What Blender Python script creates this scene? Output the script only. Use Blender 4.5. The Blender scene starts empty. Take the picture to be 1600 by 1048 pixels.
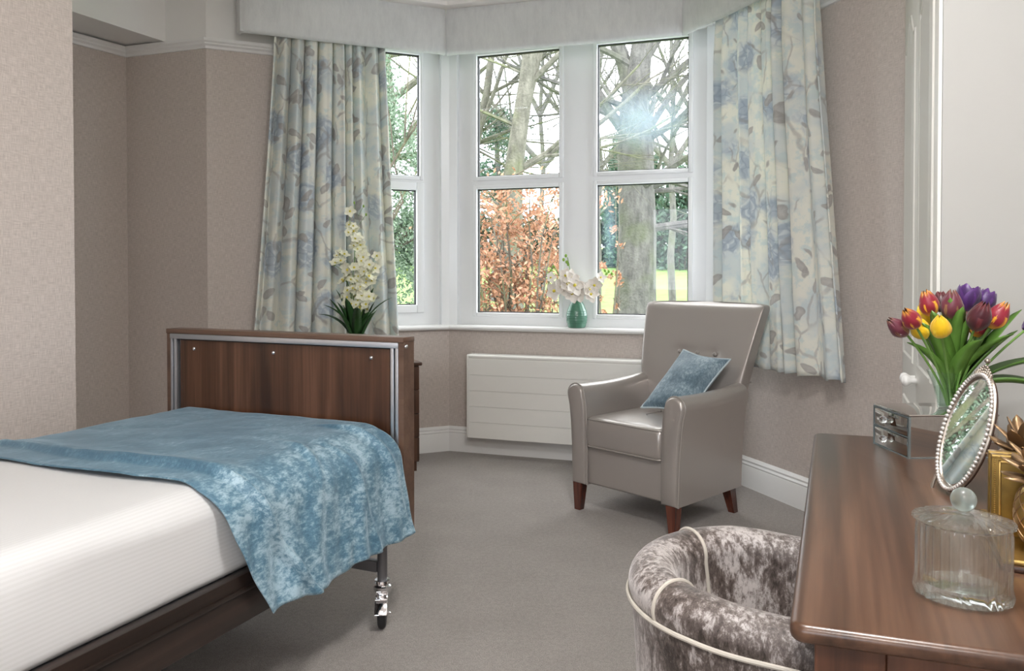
import bpy, bmesh, math, random
from mathutils import Vector, Matrix, noise as mnoise
C = bpy.context.scene.collection
sc = bpy.context.scene
PI = math.pi
R = math.radians
rnd = random.Random(7)

# ------------------------------------------------------------------ node helpers
def newmat(name):
    m = bpy.data.materials.new(name); m.use_nodes = True
    nt = m.node_tree; b = nt.nodes['Principled BSDF']
    return m, nt, b
def N(nt, t, **k):
    n = nt.nodes.new(t)
    for a, v in k.items():
        if a.startswith('_'): n.inputs[a[1:]].default_value = v
        else: setattr(n, a, v)
    return n
def L(nt, a, b): nt.links.new(a, b)
def rgba(c): return (c[0], c[1], c[2], 1.0)
def plain(name, col, rough=.5, metal=0, coat=0, bump=0, bscale=200, var=0, vscale=8, spec=None, sheen=0, trans=0, ior=1.45):
    m, nt, b = newmat(name)
    b.inputs['Base Color'].default_value = rgba(col)
    b.inputs['Roughness'].default_value = rough
    b.inputs['Metallic'].default_value = metal
    b.inputs['Coat Weight'].default_value = coat
    b.inputs['Sheen Weight'].default_value = sheen
    b.inputs['Transmission Weight'].default_value = trans
    b.inputs['IOR'].default_value = ior
    if spec is not None: b.inputs['Specular IOR Level'].default_value = spec
    tc = N(nt, 'ShaderNodeTexCoord')
    if var:
        n = N(nt, 'ShaderNodeTexNoise', _Scale=vscale, _Detail=4.0); L(nt, tc.outputs['Object'], n.inputs['Vector'])
        mx = N(nt, 'ShaderNodeMix', data_type='RGBA')
        mx.inputs[6].default_value = rgba([x*(1-var) for x in col]); mx.inputs[7].default_value = rgba([min(1, x*(1+var)) for x in col])
        L(nt, n.outputs['Fac'], mx.inputs[0]); L(nt, mx.outputs[2], b.inputs['Base Color'])
    if bump:
        n = N(nt, 'ShaderNodeTexNoise', _Scale=bscale, _Detail=3.0); L(nt, tc.outputs['Object'], n.inputs['Vector'])
        bp = N(nt, 'ShaderNodeBump', _Strength=bump, _Distance=.002); L(nt, n.outputs['Fac'], bp.inputs['Height']); L(nt, bp.outputs[0], b.inputs['Normal'])
    return m
def ramp(nt, fac, stops, interp='LINEAR'):
    r = N(nt, 'ShaderNodeValToRGB'); r.color_ramp.interpolation = interp
    e = r.color_ramp.elements
    while len(e) < len(stops): e.new(.5)
    for i, (p, c) in enumerate(stops):
        e[i].position = p; e[i].color = rgba(c) if len(c) == 3 else c
    L(nt, fac, r.inputs[0]); return r.outputs['Color']
def mixc(nt, fac, a, b, mode='MIX'):
    m = N(nt, 'ShaderNodeMix', data_type='RGBA', blend_type=mode)
    for i, v in ((0, fac), (6, a), (7, b)):
        if isinstance(v, (int, float)): m.inputs[i].default_value = v
        elif isinstance(v, tuple): m.inputs[i].default_value = rgba(v)
        else: L(nt, v, m.inputs[i])
    return m.outputs[2]
def mth(nt, op, a, b=None, c=None, clamp=False):
    m = N(nt, 'ShaderNodeMath', operation=op); m.use_clamp = clamp
    for i, v in enumerate((a, b, c)):
        if v is None: continue
        if isinstance(v, (int, float)): m.inputs[i].default_value = v
        else: L(nt, v, m.inputs[i])
    return m.outputs[0]
def mapping(nt, src, scale=(1,1,1), rot=(0,0,0), loc=(0,0,0)):
    m = N(nt, 'ShaderNodeMapping'); m.inputs['Scale'].default_value = scale; m.inputs['Rotation'].default_value = rot; m.inputs['Location'].default_value = loc
    L(nt, src, m.inputs['Vector']); return m.outputs[0]
def noise(nt, vec, scale, detail=3, rough=.5, dist=0):
    n = N(nt, 'ShaderNodeTexNoise', _Scale=scale, _Detail=float(detail), _Roughness=rough, _Distortion=dist); L(nt, vec, n.inputs['Vector']); return n.outputs['Fac']

def wallpaper():
    m, nt, b = newmat('linen_wallpaper')
    tc = N(nt, 'ShaderNodeTexCoord').outputs['UV']
    h = noise(nt, mapping(nt, tc, (32, 400, 1)), 1, 3); v = noise(nt, mapping(nt, tc, (400, 32, 1)), 1, 3)
    g = noise(nt, tc, 3, 3)
    f = mth(nt, 'ADD', mth(nt, 'MULTIPLY', h, .5), mth(nt, 'MULTIPLY', v, .5))
    c = ramp(nt, f, [(.37, (.45, .395, .36)), (.63, (.67, .60, .555))])
    c = mixc(nt, mth(nt, 'MULTIPLY', g, .25), c, (.47, .41, .37))
    L(nt, c, b.inputs['Base Color']); b.inputs['Roughness'].default_value = .6
    bp = N(nt, 'ShaderNodeBump', _Strength=.25, _Distance=.001); L(nt, f, bp.inputs['Height']); L(nt, bp.outputs[0], b.inputs['Normal'])
    return m
def wood(name, cols, axis=2, scale=1.0, rough=.35, coat=.15, space='Object', stripe=14):
    m, nt, b = newmat(name)
    tc = N(nt, 'ShaderNodeTexCoord').outputs[space]
    s = [stripe*scale]*3; s[axis] = .7*scale
    s2 = [90*scale]*3; s2[axis] = 2.2*scale
    a = noise(nt, mapping(nt, tc, tuple(s)), 1, 3, .55, .35); f = noise(nt, mapping(nt, tc, tuple(s2)), 1, 4, .6)
    s3 = [3.2*scale]*3; s3[axis] = .3*scale
    g = noise(nt, mapping(nt, tc, tuple(s3)), 1, 2, .5, .2)
    x = mth(nt, 'ADD', mth(nt, 'MULTIPLY', a, .55), mth(nt, 'ADD', mth(nt, 'MULTIPLY', f, .22), mth(nt, 'MULTIPLY', g, .23)))
    c = ramp(nt, x, [(.40, cols[0]), (.5, cols[1]), (.60, cols[2])])
    L(nt, c, b.inputs['Base Color']); b.inputs['Roughness'].default_value = rough; b.inputs['Coat Weight'].default_value = coat; b.inputs['Coat Roughness'].default_value = .25
    return m
def carpet():
    m, nt, b = newmat('grey_carpet')
    tc = N(nt, 'ShaderNodeTexCoord').outputs['Object']
    n1 = noise(nt, tc, 260, 3, .7); n2 = noise(nt, tc, 3.5, 4, .6); n3 = noise(nt, tc, 60, 3, .6)
    c = ramp(nt, n1, [(.34, (.165, .148, .134)), (.66, (.45, .41, .38))])
    c = mixc(nt, ramp(nt, n2, [(.35, (0, 0, 0)), (.7, (.35, .35, .35))]), c, (.16, .14, .125))
    c = mixc(nt, .25, c, ramp(nt, n3, [(.4, (.15, .13, .12)), (.6, (.30, .27, .25))]))
    L(nt, c, b.inputs['Base Color']); b.inputs['Roughness'].default_value = .95; b.inputs['Sheen Weight'].default_value = .2
    bp = N(nt, 'ShaderNodeBump', _Strength=.6, _Distance=.004); L(nt, n1, bp.inputs['Height']); L(nt, bp.outputs[0], b.inputs['Normal'])
    return m
def floral():
    m, nt, b = newmat('floral_curtain_cotton')
    uv = N(nt, 'ShaderNodeTexCoord').outputs['UV']
    nz = N(nt, 'ShaderNodeTexNoise', _Scale=7.0, _Detail=3.0); L(nt, uv, nz.inputs['Vector'])
    va = N(nt, 'ShaderNodeVectorMath', operation='MULTIPLY_ADD'); L(nt, nz.outputs['Color'], va.inputs[0]); va.inputs[1].default_value = (.09, .09, 0); L(nt, uv, va.inputs[2])
    d = va.outputs[0]
    base = mixc(nt, ramp(nt, noise(nt, uv, 16, 4, .6), [(.5, (0, 0, 0)), (.6, (.75, .75, .75))]), (.86, .85, .77), (.65, .74, .73))
    base = mixc(nt, ramp(nt, noise(nt, uv, 4.5, 3), [(.45, (0, 0, 0)), (.6, (.6, .6, .6))]), base, (.60, .67, .71))
    # roses
    v = N(nt, 'ShaderNodeTexVoronoi', _Scale=3.6); v.inputs['Randomness'].default_value = .75; L(nt, d, v.inputs['Vector'])
    rd = v.outputs['Distance']
    v2 = N(nt, 'ShaderNodeTexVoronoi', _Scale=17.0, feature='DISTANCE_TO_EDGE'); L(nt, d, v2.inputs['Vector'])
    rings = mth(nt, 'SINE', mth(nt, 'ADD', mth(nt, 'MULTIPLY', rd, 42), mth(nt, 'MULTIPLY', noise(nt, d, 9, 2), 22)))
    rc = mixc(nt, ramp(nt, rings, [(.1, (0, 0, 0)), (.9, (1, 1, 1))]), (.46, .53, .60), (.68, .73, .76))
    rc = mixc(nt, ramp(nt, v2.outputs['Distance'], [(.0, (.8, .8, .8)), (.09, (0, 0, 0))]), rc, (.32, .39, .48))
    rmask = ramp(nt, mth(nt, 'ADD', rd, mth(nt, 'MULTIPLY', noise(nt, d, 22, 2), .25)), [(.44, (1, 1, 1)), (.56, (0, 0, 0))])
    c = mixc(nt, mth(nt, 'MULTIPLY', rmask, .85), base, rc)
    # stems
    v3 = N(nt, 'ShaderNodeTexVoronoi', _Scale=4.4, feature='DISTANCE_TO_EDGE'); L(nt, mapping(nt, d, (1.5, .8, 1)), v3.inputs['Vector'])
    st = ramp(nt, v3.outputs['Distance'], [(.012, (.45, .45, .45)), (.035, (0, 0, 0))])
    c = mixc(nt, mth(nt, 'MULTIPLY', st, ramp(nt, noise(nt, uv, 5, 1), [(.47, (0, 0, 0)), (.53, (1, 1, 1))])), c, (.36, .33, .31))
    # leaves: short ellipses, three orientations
    for k, (ang, sx, off, th) in enumerate(((35, 2.1, (0, 0, 0), .52), (-50, 2.2, (3.3, 1.7, 0), .55), (80, 1.9, (7.1, 4.2, 0), .66))):
        mp = mapping(nt, mapping(nt, d, (1, 1, 1), (0, 0, R(ang)), off), (6.2, 6.2*sx, 1))
        vv = N(nt, 'ShaderNodeTexVoronoi', _Scale=1.0); vv.inputs['Randomness'].default_value = .85; L(nt, mp, vv.inputs['Vector'])
        sep = N(nt, 'ShaderNodeSeparateColor'); L(nt, vv.outputs['Color'], sep.inputs[0])
        mask = mth(nt, 'MULTIPLY', ramp(nt, vv.outputs['Distance'], [(.27, (1, 1, 1)), (.31, (0, 0, 0))]), mth(nt, 'GREATER_THAN', sep.outputs[0], th))
        shade = ramp(nt, mth(nt, 'ADD', mth(nt, 'MULTIPLY', vv.outputs['Distance'], 1.4), mth(nt, 'MULTIPLY', noise(nt, mp, 6, 3), .6)), [(.35, (.56, .535, .51)), (.8, (.36, .34, .325))])
        c = mixc(nt, mth(nt, 'MULTIPLY', mask, .8), c, shade)
    L(nt, c, b.inputs['Base Color']); b.inputs['Roughness'].default_value = .75; b.inputs['Sheen Weight'].default_value = .15
    w = noise(nt, mapping(nt, uv, (1, 1, 1)), 700, 1)
    bp = N(nt, 'ShaderNodeBump', _Strength=.15, _Distance=.001); L(nt, w, bp.inputs['Height']); L(nt, bp.outputs[0], b.inputs['Normal'])
    # thin cloth lets some daylight through
    out = nt.nodes['Material Output']; tr = N(nt, 'ShaderNodeBsdfTranslucent'); L(nt, c, tr.inputs['Color'])
    ms = N(nt, 'ShaderNodeMixShader', _Fac=.22); L(nt, b.outputs[0], ms.inputs[1]); L(nt, tr.outputs[0], ms.inputs[2]); L(nt, ms.outputs[0], out.inputs[0])
    return m
def crushed(name, dark, mid, light, scale=1.0, stretch=(1, 1, 1), lo=.42, hi=.60, sheen=.6, space='Object', rough=.42, hang=False):
    m, nt, b = newmat(name)
    tc = N(nt, 'ShaderNodeTexCoord').outputs[space]
    big = noise(nt, tc, 7*scale, 4, .6, .4)
    fine = noise(nt, mapping(nt, tc, stretch), 70*scale, 6, .78, .25)
    x = mth(nt, 'ADD', mth(nt, 'MULTIPLY', fine, .58), mth(nt, 'MULTIPLY', big, .42))
    if hang:  # hanging side coloured lighter, for the light that falls on it
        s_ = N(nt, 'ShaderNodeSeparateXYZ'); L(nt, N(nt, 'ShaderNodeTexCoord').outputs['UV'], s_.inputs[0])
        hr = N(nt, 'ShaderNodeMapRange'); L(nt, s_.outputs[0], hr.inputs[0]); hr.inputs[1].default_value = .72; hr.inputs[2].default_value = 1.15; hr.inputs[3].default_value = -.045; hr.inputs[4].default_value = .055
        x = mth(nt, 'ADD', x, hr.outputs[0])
    c = ramp(nt, x, [(lo, dark), ((lo+hi)/2, mid), (hi, light)])
    L(nt, c, b.inputs['Base Color']); b.inputs['Roughness'].default_value = rough
    b.inputs['Sheen Weight'].default_value = sheen; b.inputs['Sheen Roughness'].default_value = .35
    b.inputs['Sheen Tint'].default_value = rgba([min(1, q*1.3+.2) for q in light])
    bp = N(nt, 'ShaderNodeBump', _Strength=.55, _Distance=.006); L(nt, x, bp.inputs['Height']); L(nt, bp.outputs[0], b.inputs['Normal'])
    return m
def sheetmat():
    m, nt, b = newmat('white_satin_stripe_sheet')
    tc = N(nt, 'ShaderNodeTexCoord').outputs['UV']
    w = N(nt, 'ShaderNodeTexWave', _Scale=30.0, _Distortion=.0, wave_type='BANDS', bands_direction='X'); L(nt, tc, w.inputs['Vector'])
    c = ramp(nt, w.outputs['Fac'], [(.35, (.635, .64, .64)), (.65, (.675, .68, .685))])
    L(nt, c, b.inputs['Base Color'])
    r = N(nt, 'ShaderNodeMapRange'); L(nt, w.outputs['Fac'], r.inputs[0]); r.inputs[3].default_value = .5; r.inputs[4].default_value = .75; L(nt, r.outputs[0], b.inputs['Roughness'])
    n = noise(nt, tc, 5, 3)
    bp = N(nt, 'ShaderNodeBump', _Strength=.25, _Distance=.02); L(nt, n, bp.inputs['Height']); L(nt, bp.outputs[0], b.inputs['Normal'])
    return m
def thin_glass(name, tint=(1, 1, 1), haze=False):
    m, nt, b = newmat(name); nt.nodes.remove(b)
    out = nt.nodes['Material Output']
    t = N(nt, 'ShaderNodeBsdfTransparent'); t.inputs[0].default_value = rgba(tint)
    g = N(nt, 'ShaderNodeBsdfGlossy'); g.inputs['Roughness'].default_value = .02
    lw = N(nt, 'ShaderNodeLayerWeight'); fr = mth(nt, 'MULTIPLY_ADD', mth(nt, 'POWER', lw.outputs['Facing'], 4), .6, .035)
    ms = N(nt, 'ShaderNodeMixShader'); L(nt, fr, ms.inputs[0]); L(nt, t.outputs[0], ms.inputs[1]); L(nt, g.outputs[0], ms.inputs[2])
    last = ms.outputs[0]
    if haze:   # pale bluish glare painted into the pane
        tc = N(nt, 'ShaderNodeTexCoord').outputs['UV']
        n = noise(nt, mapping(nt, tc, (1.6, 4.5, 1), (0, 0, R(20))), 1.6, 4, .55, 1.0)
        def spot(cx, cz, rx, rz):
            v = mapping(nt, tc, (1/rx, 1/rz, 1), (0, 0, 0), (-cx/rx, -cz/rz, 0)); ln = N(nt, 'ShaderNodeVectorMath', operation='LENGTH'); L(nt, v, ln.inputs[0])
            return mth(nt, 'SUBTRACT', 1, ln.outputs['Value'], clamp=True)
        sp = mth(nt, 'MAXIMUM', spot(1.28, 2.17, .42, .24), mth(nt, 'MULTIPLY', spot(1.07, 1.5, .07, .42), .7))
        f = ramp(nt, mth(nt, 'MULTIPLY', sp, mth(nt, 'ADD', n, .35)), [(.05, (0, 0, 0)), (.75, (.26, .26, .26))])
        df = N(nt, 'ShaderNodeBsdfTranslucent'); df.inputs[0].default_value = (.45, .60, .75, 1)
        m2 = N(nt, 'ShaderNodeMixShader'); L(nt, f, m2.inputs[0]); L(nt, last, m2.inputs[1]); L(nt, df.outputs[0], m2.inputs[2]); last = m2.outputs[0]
    L(nt, last, out.inputs[0]); return m
def bark(name, a, b_, moss=(.12, .145, .05)):
    m, nt, b = newmat(name)
    tc = N(nt, 'ShaderNodeTexCoord').outputs['Object']
    c = ramp(nt, noise(nt, mapping(nt, tc, (1, 1, .35)), 14, 5, .65), [(.35, a), (.65, b_)])
    c = mixc(nt, ramp(nt, noise(nt, tc, 1.7, 3), [(.5, (0, 0, 0)), (.68, (.8, .8, .8))]), c, moss)
    L(nt, c, b.inputs['Base Color']); b.inputs['Roughness'].default_value = .9
    bp = N(nt, 'ShaderNodeBump', _Strength=.6, _Distance=.03); L(nt, noise(nt, tc, 30, 4), bp.inputs['Height']); L(nt, bp.outputs[0], b.inputs['Normal'])
    return m
def leafmat(name, cols, rough=.5, trans=.25):
    m, nt, b = newmat(name)
    uv = N(nt, 'ShaderNodeTexCoord').outputs['UV']
    wn = N(nt, 'ShaderNodeTexWhiteNoise', noise_dimensions='2D'); L(nt, uv, wn.inputs[0])
    c = ramp(nt, wn.outputs['Value'], [(i/(len(cols)-1), q) for i, q in enumerate(cols)])
    L(nt, c, b.inputs['Base Color']); b.inputs['Roughness'].default_value = rough
    out = nt.nodes['Material Output']; tr = N(nt, 'ShaderNodeBsdfTranslucent'); L(nt, c, tr.inputs['Color'])
    ms = N(nt, 'ShaderNodeMixShader', _Fac=trans); L(nt, b.outputs[0], ms.inputs[1]); L(nt, tr.outputs[0], ms.inputs[2]); L(nt, ms.outputs[0], out.inputs[0])
    return m
def petalmat(name, inner, edge, lo=.62, hi=.8, flame=.2):
    # UV: u across the petal 0..1, v base..tip
    m, nt, b = newmat(name)
    uv = N(nt, 'ShaderNodeTexCoord').outputs['UV']
    s = N(nt, 'ShaderNodeSeparateXYZ'); L(nt, uv, s.inputs[0])
    a = mth(nt, 'ABSOLUTE', mth(nt, 'MULTIPLY', mth(nt, 'SUBTRACT', s.outputs[0], .5), 2))
    streak = noise(nt, mapping(nt, uv, (26, 2.5, 1)), 1, 3)
    x = mth(nt, 'ADD', mth(nt, 'MAXIMUM', a, mth(nt, 'SUBTRACT', s.outputs[1], .12)), mth(nt, 'MULTIPLY', mth(nt, 'SUBTRACT', streak, .5), flame*2.5))
    base = ramp(nt, s.outputs[1], [(.0, edge), (.22, inner)])
    c = mixc(nt, ramp(nt, x, [(lo, (0, 0, 0)), (hi, (1, 1, 1))]), base, edge)
    L(nt, c, b.inputs['Base Color']); b.inputs['Roughness'].default_value = .4; b.inputs['Sheen Weight'].default_value = .2
    return m

M = {}
M['paper'] = wallpaper()
M['frieze'] = plain('white_emulsion', (.82, .815, .80), .8)
M['ceiling'] = plain('ceiling_emulsion', (.80, .76, .72), .85)
M['gloss'] = plain('white_gloss_paint', (.80, .80, .79), .28, coat=.2)
M['upvc'] = plain('white_upvc', (.84, .855, .87), .25, coat=.1)
M['gasket'] = plain('black_gasket', (.015, .015, .017), .6)
M['glass'] = thin_glass('window_glass')
M['glass_h'] = thin_glass('painted_glare_glass', haze=True)
M['carpet'] = carpet()
M['floral'] = floral()
M['pelmet'] = crushed('pale_grey_pelmet_velvet', (.55, .56, .56), (.62, .63, .625), (.68, .69, .68), .35, (1, 1, .3), .35, .65, .2, rough=.7)
M['radiator'] = plain('radiator_enamel', (.84, .835, .80), .35)
M['walnut'] = wood('walnut_panel', [(.034, .014, .007), (.080, .034, .017), (.135, .062, .034)])
M['walnut_edge'] = wood('walnut_frame', [(.085, .046, .029), (.115, .064, .042), (.145, .084, .056)], 0, 1, .4)
M['rail'] = wood('dark_side_rail', [(.012, .007, .005), (.026, .014, .010), (.045, .026, .02)], 1, 1, .4, .1)
M['desk'] = wood('walnut_desk', [(.032, .014, .007), (.076, .036, .020), (.135, .069, .040)], 1, .8, .3, .15, stripe=17)
M['desk_side'] = wood('walnut_desk_upright', [(.05, .018, .009), (.11, .043, .022), (.17, .07, .036)], 2, .8, .3, .25)
M['redwood'] = wood('mahogany_leg', [(.045, .012, .007), (.10, .026, .015), (.15, .045, .025)], 2, 1, .25, .4)
M['alu'] = plain('brushed_aluminium', (.62, .64, .68), .32, .9)
M['dkgap'] = plain('dark_slot', (.01, .01, .014), .6)
M['chrome'] = plain('chrome', (.8, .8, .82), .08, 1)
M['steelgrey'] = plain('grey_powder_coat', (.17, .17, .18), .4, .3)
M['rubber'] = plain('black_rubber', (.018, .018, .02), .55)
M['sheet'] = sheetmat()
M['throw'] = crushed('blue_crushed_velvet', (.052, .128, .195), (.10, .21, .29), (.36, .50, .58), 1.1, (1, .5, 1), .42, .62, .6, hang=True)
M['cushion'] = crushed('grey_blue_crushed_velvet', (.075, .125, .165), (.145, .215, .265), (.36, .45, .51), 1.3, (1, 1, .35), .40, .63, .6)
M['mink'] = crushed('mink_crushed_velvet', (.030, .020, .016), (.13, .103, .092), (.50, .46, .445), 1.0, (1, 1, .45), .40, .585, .7)
M['mink_pipe'] = plain('cream_piping_cord', (.52, .48, .42), .6)
M['leather'] = plain('pewter_faux_leather', (.385, .35, .325), .29, .35, coat=.3, bump=.12, bscale=350)
M['leather_pipe'] = plain('pewter_piping', (.34, .31, .285), .35, .2)
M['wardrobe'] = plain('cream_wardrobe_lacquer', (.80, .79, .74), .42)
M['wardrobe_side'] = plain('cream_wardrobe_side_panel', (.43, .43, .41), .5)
M['porcelain'] = plain('white_porcelain', (.85, .84, .82), .12)
M['mirror'] = plain('mirror_silver', (.9, .92, .92), .015, 1)
M['mirror_box'] = plain('smoked_mirror', (.62, .62, .60), .03, 1)
M['bevel_glass'] = plain('bevelled_glass_edge', (.26, .31, .32), .1, .6)
def jarmat():
    m = plain('fluted_pressed_glass', (.96, 1, .985), .03, trans=1, ior=1.2, coat=1); nt = m.node_tree; b = nt.nodes['Principled BSDF']
    t = N(nt, 'ShaderNodeBsdfTransparent'); t.inputs[0].default_value = (.965, .985, .975, 1); g = N(nt, 'ShaderNodeBsdfGlossy'); g.inputs['Roughness'].default_value = .04
    lw = N(nt, 'ShaderNodeLayerWeight'); fr = mth(nt, 'MULTIPLY_ADD', mth(nt, 'POWER', lw.outputs['Facing'], 2.2), .8, .06)
    ms = N(nt, 'ShaderNodeMixShader'); L(nt, fr, ms.inputs[0]); L(nt, t.outputs[0], ms.inputs[1]); L(nt, g.outputs[0], ms.inputs[2])
    m2 = N(nt, 'ShaderNodeMixShader', _Fac=.14); L(nt, ms.outputs[0], m2.inputs[1]); L(nt, b.outputs[0], m2.inputs[2]); L(nt, m2.outputs[0], nt.nodes['Material Output'].inputs[0])
    return m
M['crystal'] = plain('clear_crystal', (1, 1, 1), .02, trans=1, ior=1.5)
M['jar'] = jarmat()
M['frost'] = plain('frosted_glass', (.55, .62, .59), .3, trans=.85, ior=1.4)
M['vglass'] = thin_glass('clear_vase_glass', (.93, .98, .95))
M['water'] = thin_glass('vase_water', (.90, .95, .92))
M['pearl'] = plain('silver_pearl_beads', (.66, .63, .60), .22, .55, coat=.6)
M['filigree'] = plain('antique_silver_filigree', (.36, .31, .26), .35, .9)
M['gold'] = plain('aged_gold_leaf', (.48, .31, .10), .33, .9, var=.35, vscale=40)
M['gold_leaf'] = plain('bronzed_leaf', (.34, .22, .12), .38, .7, var=.3, vscale=30)
M['gold_dark'] = plain('gilt_book_board', (.20, .12, .025), .45, .6, var=.45, vscale=45)
M['ebony'] = plain('dark_base_wood', (.045, .02, .012), .35)
M['celadon'] = plain('celadon_glaze', (.085, .22, .15), .15, coat=.6, var=.25, vscale=30)
M['green_stem'] = plain('fresh_green_stem', (.16, .30, .07), .45, var=.2, vscale=20)
M['tulip_leaf'] = plain('tulip_leaf_green', (.10, .215, .035), .42, var=.35, vscale=25)
M['orchid_leaf'] = plain('dark_orchid_leaf', (.022, .075, .018), .35, var=.3, vscale=18)
M['orchid_w'] = petalmat('white_yellow_orchid_petal', (.86, .86, .72), (.80, .80, .35), .9, 1.2, .1)
M['orchid_c'] = plain('orchid_yellow_lip', (.72, .60, .06), .5)
M['orchid_p'] = plain('cream_pink_orchid_petal', (.85, .80, .74), .5, var=.06, vscale=20)
M['bud'] = plain('green_bud', (.25, .42, .07), .5)
M['terracotta'] = plain('grey_ceramic_pot', (.35, .34, .32), .5)
M['soil'] = plain('dark_soil', (.03, .02, .015), .9)
M['fill_lamp'] = plain('opal_fill_lamp', (.9, .9, .9), .4)  # glowing diffuser of the added fill lights
M['fill_lamp'].node_tree.nodes['Principled BSDF'].inputs['Emission Color'].default_value = (1, .985, .965, 1)
M['fill_lamp'].node_tree.nodes['Principled BSDF'].inputs['Emission Strength'].default_value = 54.0
M['bark_a'] = bark('pale_green_bark', (.075, .073, .055), (.155, .15, .118))
M['bark_b'] = bark('grey_bark', (.055, .054, .05), (.13, .127, .115), (.075, .09, .045))
M['twig'] = bark('twig_bark', (.05, .04, .03), (.12, .10, .075))
M['beech'] = leafmat('copper_beech_leaf', [(.17, .065, .035), (.36, .18, .10), (.50, .30, .19), (.28, .12, .06)])
M['laurel'] = leafmat('variegated_laurel_leaf', [(.035, .075, .04), (.09, .155, .085), (.28, .36, .27), (.15, .22, .14)])
M['pine'] = leafmat('pine_needles', [(.025, .06, .04), (.05, .105, .065), (.09, .16, .10)])
M['ivy'] = leafmat('hedge_leaf', [(.025, .045, .03), (.045, .08, .05), (.08, .12, .08)])
def grass():
    m, nt, b = newmat('lawn_grass'); tc = N(nt, 'ShaderNodeTexCoord').outputs['Object']
    c = ramp(nt, noise(nt, tc, 1.4, 6, .7), [(.35, (.075, .15, .02)), (.65, (.135, .235, .045))])
    L(nt, c, b.inputs['Base Color']); b.inputs['Roughness'].default_value = .9; return m
M['grass'] = grass()
def tulipm(n, i, e, lo=.62, hi=.8, fl=.2): M[n] = petalmat(n, i, e, lo, hi, fl)
tulipm('t_redyellow', (.27, .012, .03), (.80, .40, .03), .68, .95)
tulipm('t_yellow', (.88, .55, .01), (.90, .62, .03))
tulipm('t_maroon', (.06, .006, .014), (.12, .015, .02))
tulipm('t_mauve', (.13, .022, .04), (.28, .15, .06), .75, 1.05)
tulipm('t_purple', (.05, .012, .10), (.085, .022, .16))
tulipm('t_pink', (.62, .30, .33), (.82, .70, .45), .6, .9)

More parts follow.
